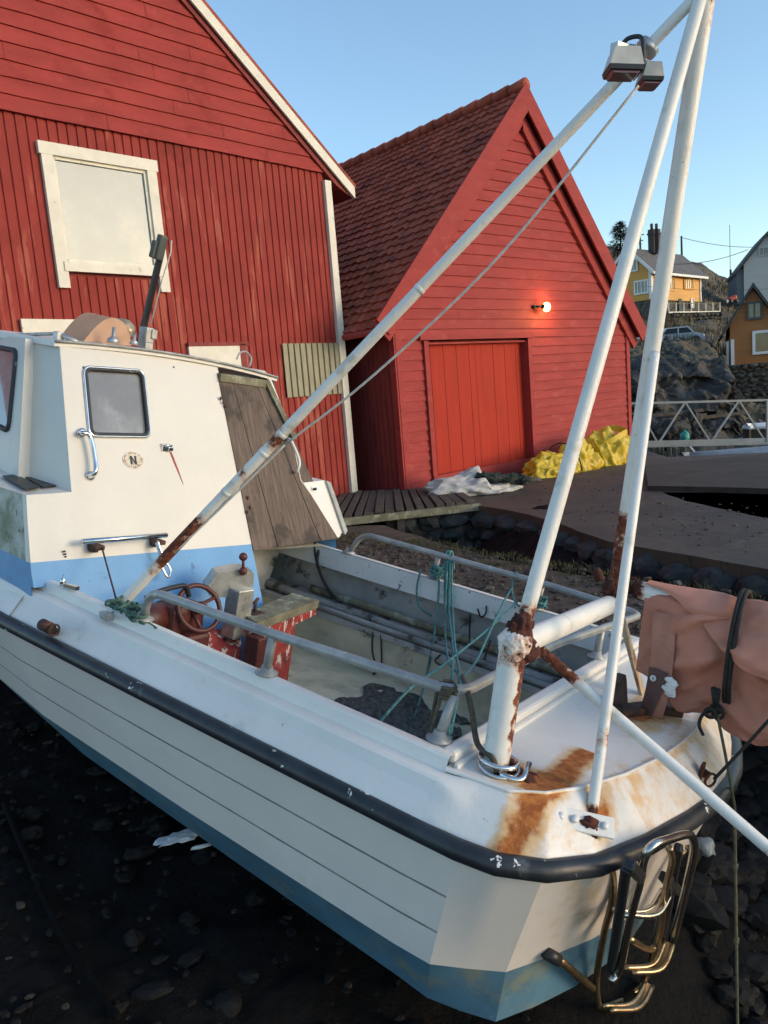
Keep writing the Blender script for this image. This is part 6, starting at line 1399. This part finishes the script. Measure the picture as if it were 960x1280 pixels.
# ================================================================== GANGWAY, BOATS, SHORE CLUTTER
GY = 18.
gt0, gb0 = P_(806, 503.5, GY), P_(806, 552.5, GY)
gw_ = thing('gangway', 'grey aluminium gangway with zigzag truss sides beyond the yard', 'gangway', gb0)
zt, zb = P_(860, 502.5, GY).z, P_(860, 554, GY).z
def gx(px, z): d = ray(px, 525); return d.x/d.y*GY
x0_, x1_ = gx(770, 0), gx(1060, 0); tilt = (P_(955, 500.5, GY).z-P_(812, 504, GY).z)/(gx(955, 0)-gx(812, 0))
def gp(x, z, y=0.): return V((x, GY+y, z+tilt*(x-gx(860, 0))))
for yy in (0,):
    mb = MB(); mb.beam(gp(x0_, zt, yy), gp(x1_, zt, yy), .05, .05); part('top_rail', mb, M['alutruss'], gw_)
    mb = MB(); mb.beam(gp(x0_, zb, yy), gp(x1_, zb, yy), .06, .15); part('bottom_chord', mb, M['alutruss'], gw_)
    nodes = [(795, 1), (822, 0), (857, 1), (888, 0), (924, 1), (956.5, 0), (990, 1), (1022, 0), (1055, 1)]
    for (a, ta), (b, tb) in zip(nodes, nodes[1:]):
        mb = MB(); mb.beam(gp(gx(a, 0), zt if ta else zb, yy), gp(gx(b, 0), zt if tb else zb, yy), .035, .035, (0, 1, 0)); part('truss_bar', mb, M['alutruss'], gw_)
    mb = MB(); mb.beam(gp(gx(958.5, 0), zb, yy-.03), gp(gx(958.5, 0), zt, yy-.03), .05, .05, (1, 0, 0)); part('post', mb, M['alutruss'], gw_)
mb = MB(); mb.beam(gp(x0_, zb-.03, .55), gp(x1_, zb-.03, .55), 1.0, .04); part('deck', mb, M['planks'], gw_)
c = P_(957, 567, GY-.1); mb = MB(); mb.torus(c, .06, .02, (1, 0, 0), (0, 0, 1)); part('end_roller', mb, M['alutruss'], gw_)
def rowboat(name, label, c, X, L_, B_, H_, mh, mr):
    t = thing(name, label, 'boat', c); X = V(X).normalized(); Y = V((0, 0, 1)).cross(X)
    def f(u, v):
        x = -L_/2+L_*u; w = B_/2*(1-abs(2*u-.9)**2.6*.95 if u > .45 else 1-.25*(1-u/.45)**2); a = math.pi*v
        return c+X*(x)+Y*(-math.cos(a)*w)+V((0, 0, H_*(1-math.sin(a)**.6)+.12*(2*u-1)**2*H_))
    mb = MB(); mb.grid(f, 30, 16); mb.add([f(0, j/16) for j in range(17)], [tuple(range(17))]); part('hull', mb, mh, t)
    mb = MB()
    for v in (0, 1): mb.tube([f(i/30, v) for i in range(31)], .06, 8)
    mb.grid(lambda u, v: f(u, 0).lerp(f(u, 1), v)+V((0, 0, .03+.10*math.sin(math.pi*v))), 30, 6); part('gunwale', mb, mr, t); return t
bc = P_(952, 556, 23); rowboat('wooden_boat', 'brown wooden boat with a white rim beyond the gangway', V((bc.x+1.55, bc.y, bc.z+.06)), (-1, -.15, 0), 4.4, 1.5, .46, M['oldboat'], M['paintwhite'])
bc = P_(950, 577, 17); rowboat('covered_boat', 'low maroon boat under a grey cover, below the gangway', V((bc.x+.5, bc.y, bc.z-.1)), (-1, -.05, 0), 4.6, 1.5, .30, M['maroon'], M['greycover'])
mb = MB(); a, b = P_(852, 577.5, 14.6), P_(1010, 580, 14.6); mb.beam(a, b, .25, .1); solo('moored_beam', mb, M['maroon'], 'dark maroon timber lying along the far edge of the yard', 'timber')
mb = MB(); a, b = P_(884, 575.5, 14.5), P_(936, 575.5, 14.5); mb.beam(a, b, .1, .03); solo('pale_oar', mb, M['greycover'], 'pale narrow board resting on the maroon timber', 'board')
c = P_(856, 546, 22); mb = MB(); mb.blob(c, (.13, .13, .17), amp=.1, sub=3); mb.tube([c, c+V((0, 0, .2))], .04, 8); solo('mooring_float', mb, M['turq'], 'turquoise mooring float behind the gangway rail', 'float')
mb = MB(); mb.tube(smooth_path([P_(x, y, 17.2) for x, y in ((862, 558), (868, 565), (876, 569), (883, 572), (884, 575), (890, 568), (899, 564))], 6), .025, 6); solo('gangway_rope', mb, M['ropewhite'], 'pale rope hanging below the gangway onto the boats', 'rope')
rnd = random.Random(31)
t = thing('timber_piling', 'row of brown timber piles below the gangway by the yard edge', 'piling', P_(830, 590, 19))
for k in range(16):
    px = 806+k*3.6+rnd.uniform(-1, 1); a = P_(px, 592, 19.4+rnd.uniform(-.2, .2)); mb = MB(); mb.tube([a, a+V((rnd.uniform(-.05, .05), 0, .62+rnd.uniform(-.12, .12)))], .045+rnd.uniform(0, .02), 8); part('pile', mb, M['woodmoss'], t)
def boulder(px, py, d, s, seed, label): 
    mb = MB(); mb.blob(P_(px, py, d), s, amp=.4, fr=1.4, sub=4, seed=seed); mb.sm = [False]*len(mb.sm); solo('shore_boulder', mb, M['rock'], label, 'boulder')
boulder(838, 543, 23.5, (.55, .4, .42), 5, 'brown boulder just behind the gangway near the piles'); boulder(828, 548, 24, (.5, .4, .35), 6, 'second brown boulder behind the gangway, beside the boathouse'); boulder(864, 536, 25, (.4, .4, .5), 7, 'upright dark boulder behind the turquoise float')
for k, (px, py, w) in enumerate(((840, 518, 2.2), (856, 523, 1.6), (905, 520, 2.0))):
    mb = MB(); c = P_(px, py, 25.5+k*.4); mb.beam(c-V((w/2, 0, 0)), c+V((w/2, .2, .05)), .14, .10); solo('shore_timber', mb, M['planks'], ['long grey timber lying against the rocks behind the gangway', 'shorter timber resting below the long grey one', 'grey timber beside the wooden boat on the shore'][k], 'timber')

# ================================================================== LIGHT
SUN_EL, SUN_AZ = R(9.0), R(110)             # azimuth measured clockwise from +Y (ahead): over the right shoulder
w = bpy.data.worlds.new('World'); scn.world = w; w.use_nodes = True
nt = w.node_tree; bg = nt.nodes['Background']; sky = nt.nodes.new('ShaderNodeTexSky'); sky.sky_type = 'NISHITA'; sky.sun_disc = False
sky.sun_elevation = SUN_EL; sky.sun_rotation = SUN_AZ; sky.air_density = 1.0; sky.dust_density = .6; sky.ozone_density = 2.0; sky.altitude = 0
nt.links.new(sky.outputs['Color'], bg.inputs['Color']); bg.inputs['Strength'].default_value = .15
sd = V((math.sin(SUN_AZ)*math.cos(SUN_EL), math.cos(SUN_AZ)*math.cos(SUN_EL), math.sin(SUN_EL)))
sl_ = bpy.data.lights.new('sun', 'SUN'); sl_.energy = .7; sl_.angle = R(24); sl_.color = (1, .80, .60)
so = bpy.data.objects.new('sun', sl_); COL.objects.link(so); so.rotation_euler = sd.to_track_quat('Z', 'Y').to_euler(); so.location = sd*50
scn.view_settings.view_transform = 'Standard'; scn.view_settings.look = 'None'; scn.view_settings.exposure = 1.32; scn.view_settings.gamma = 1
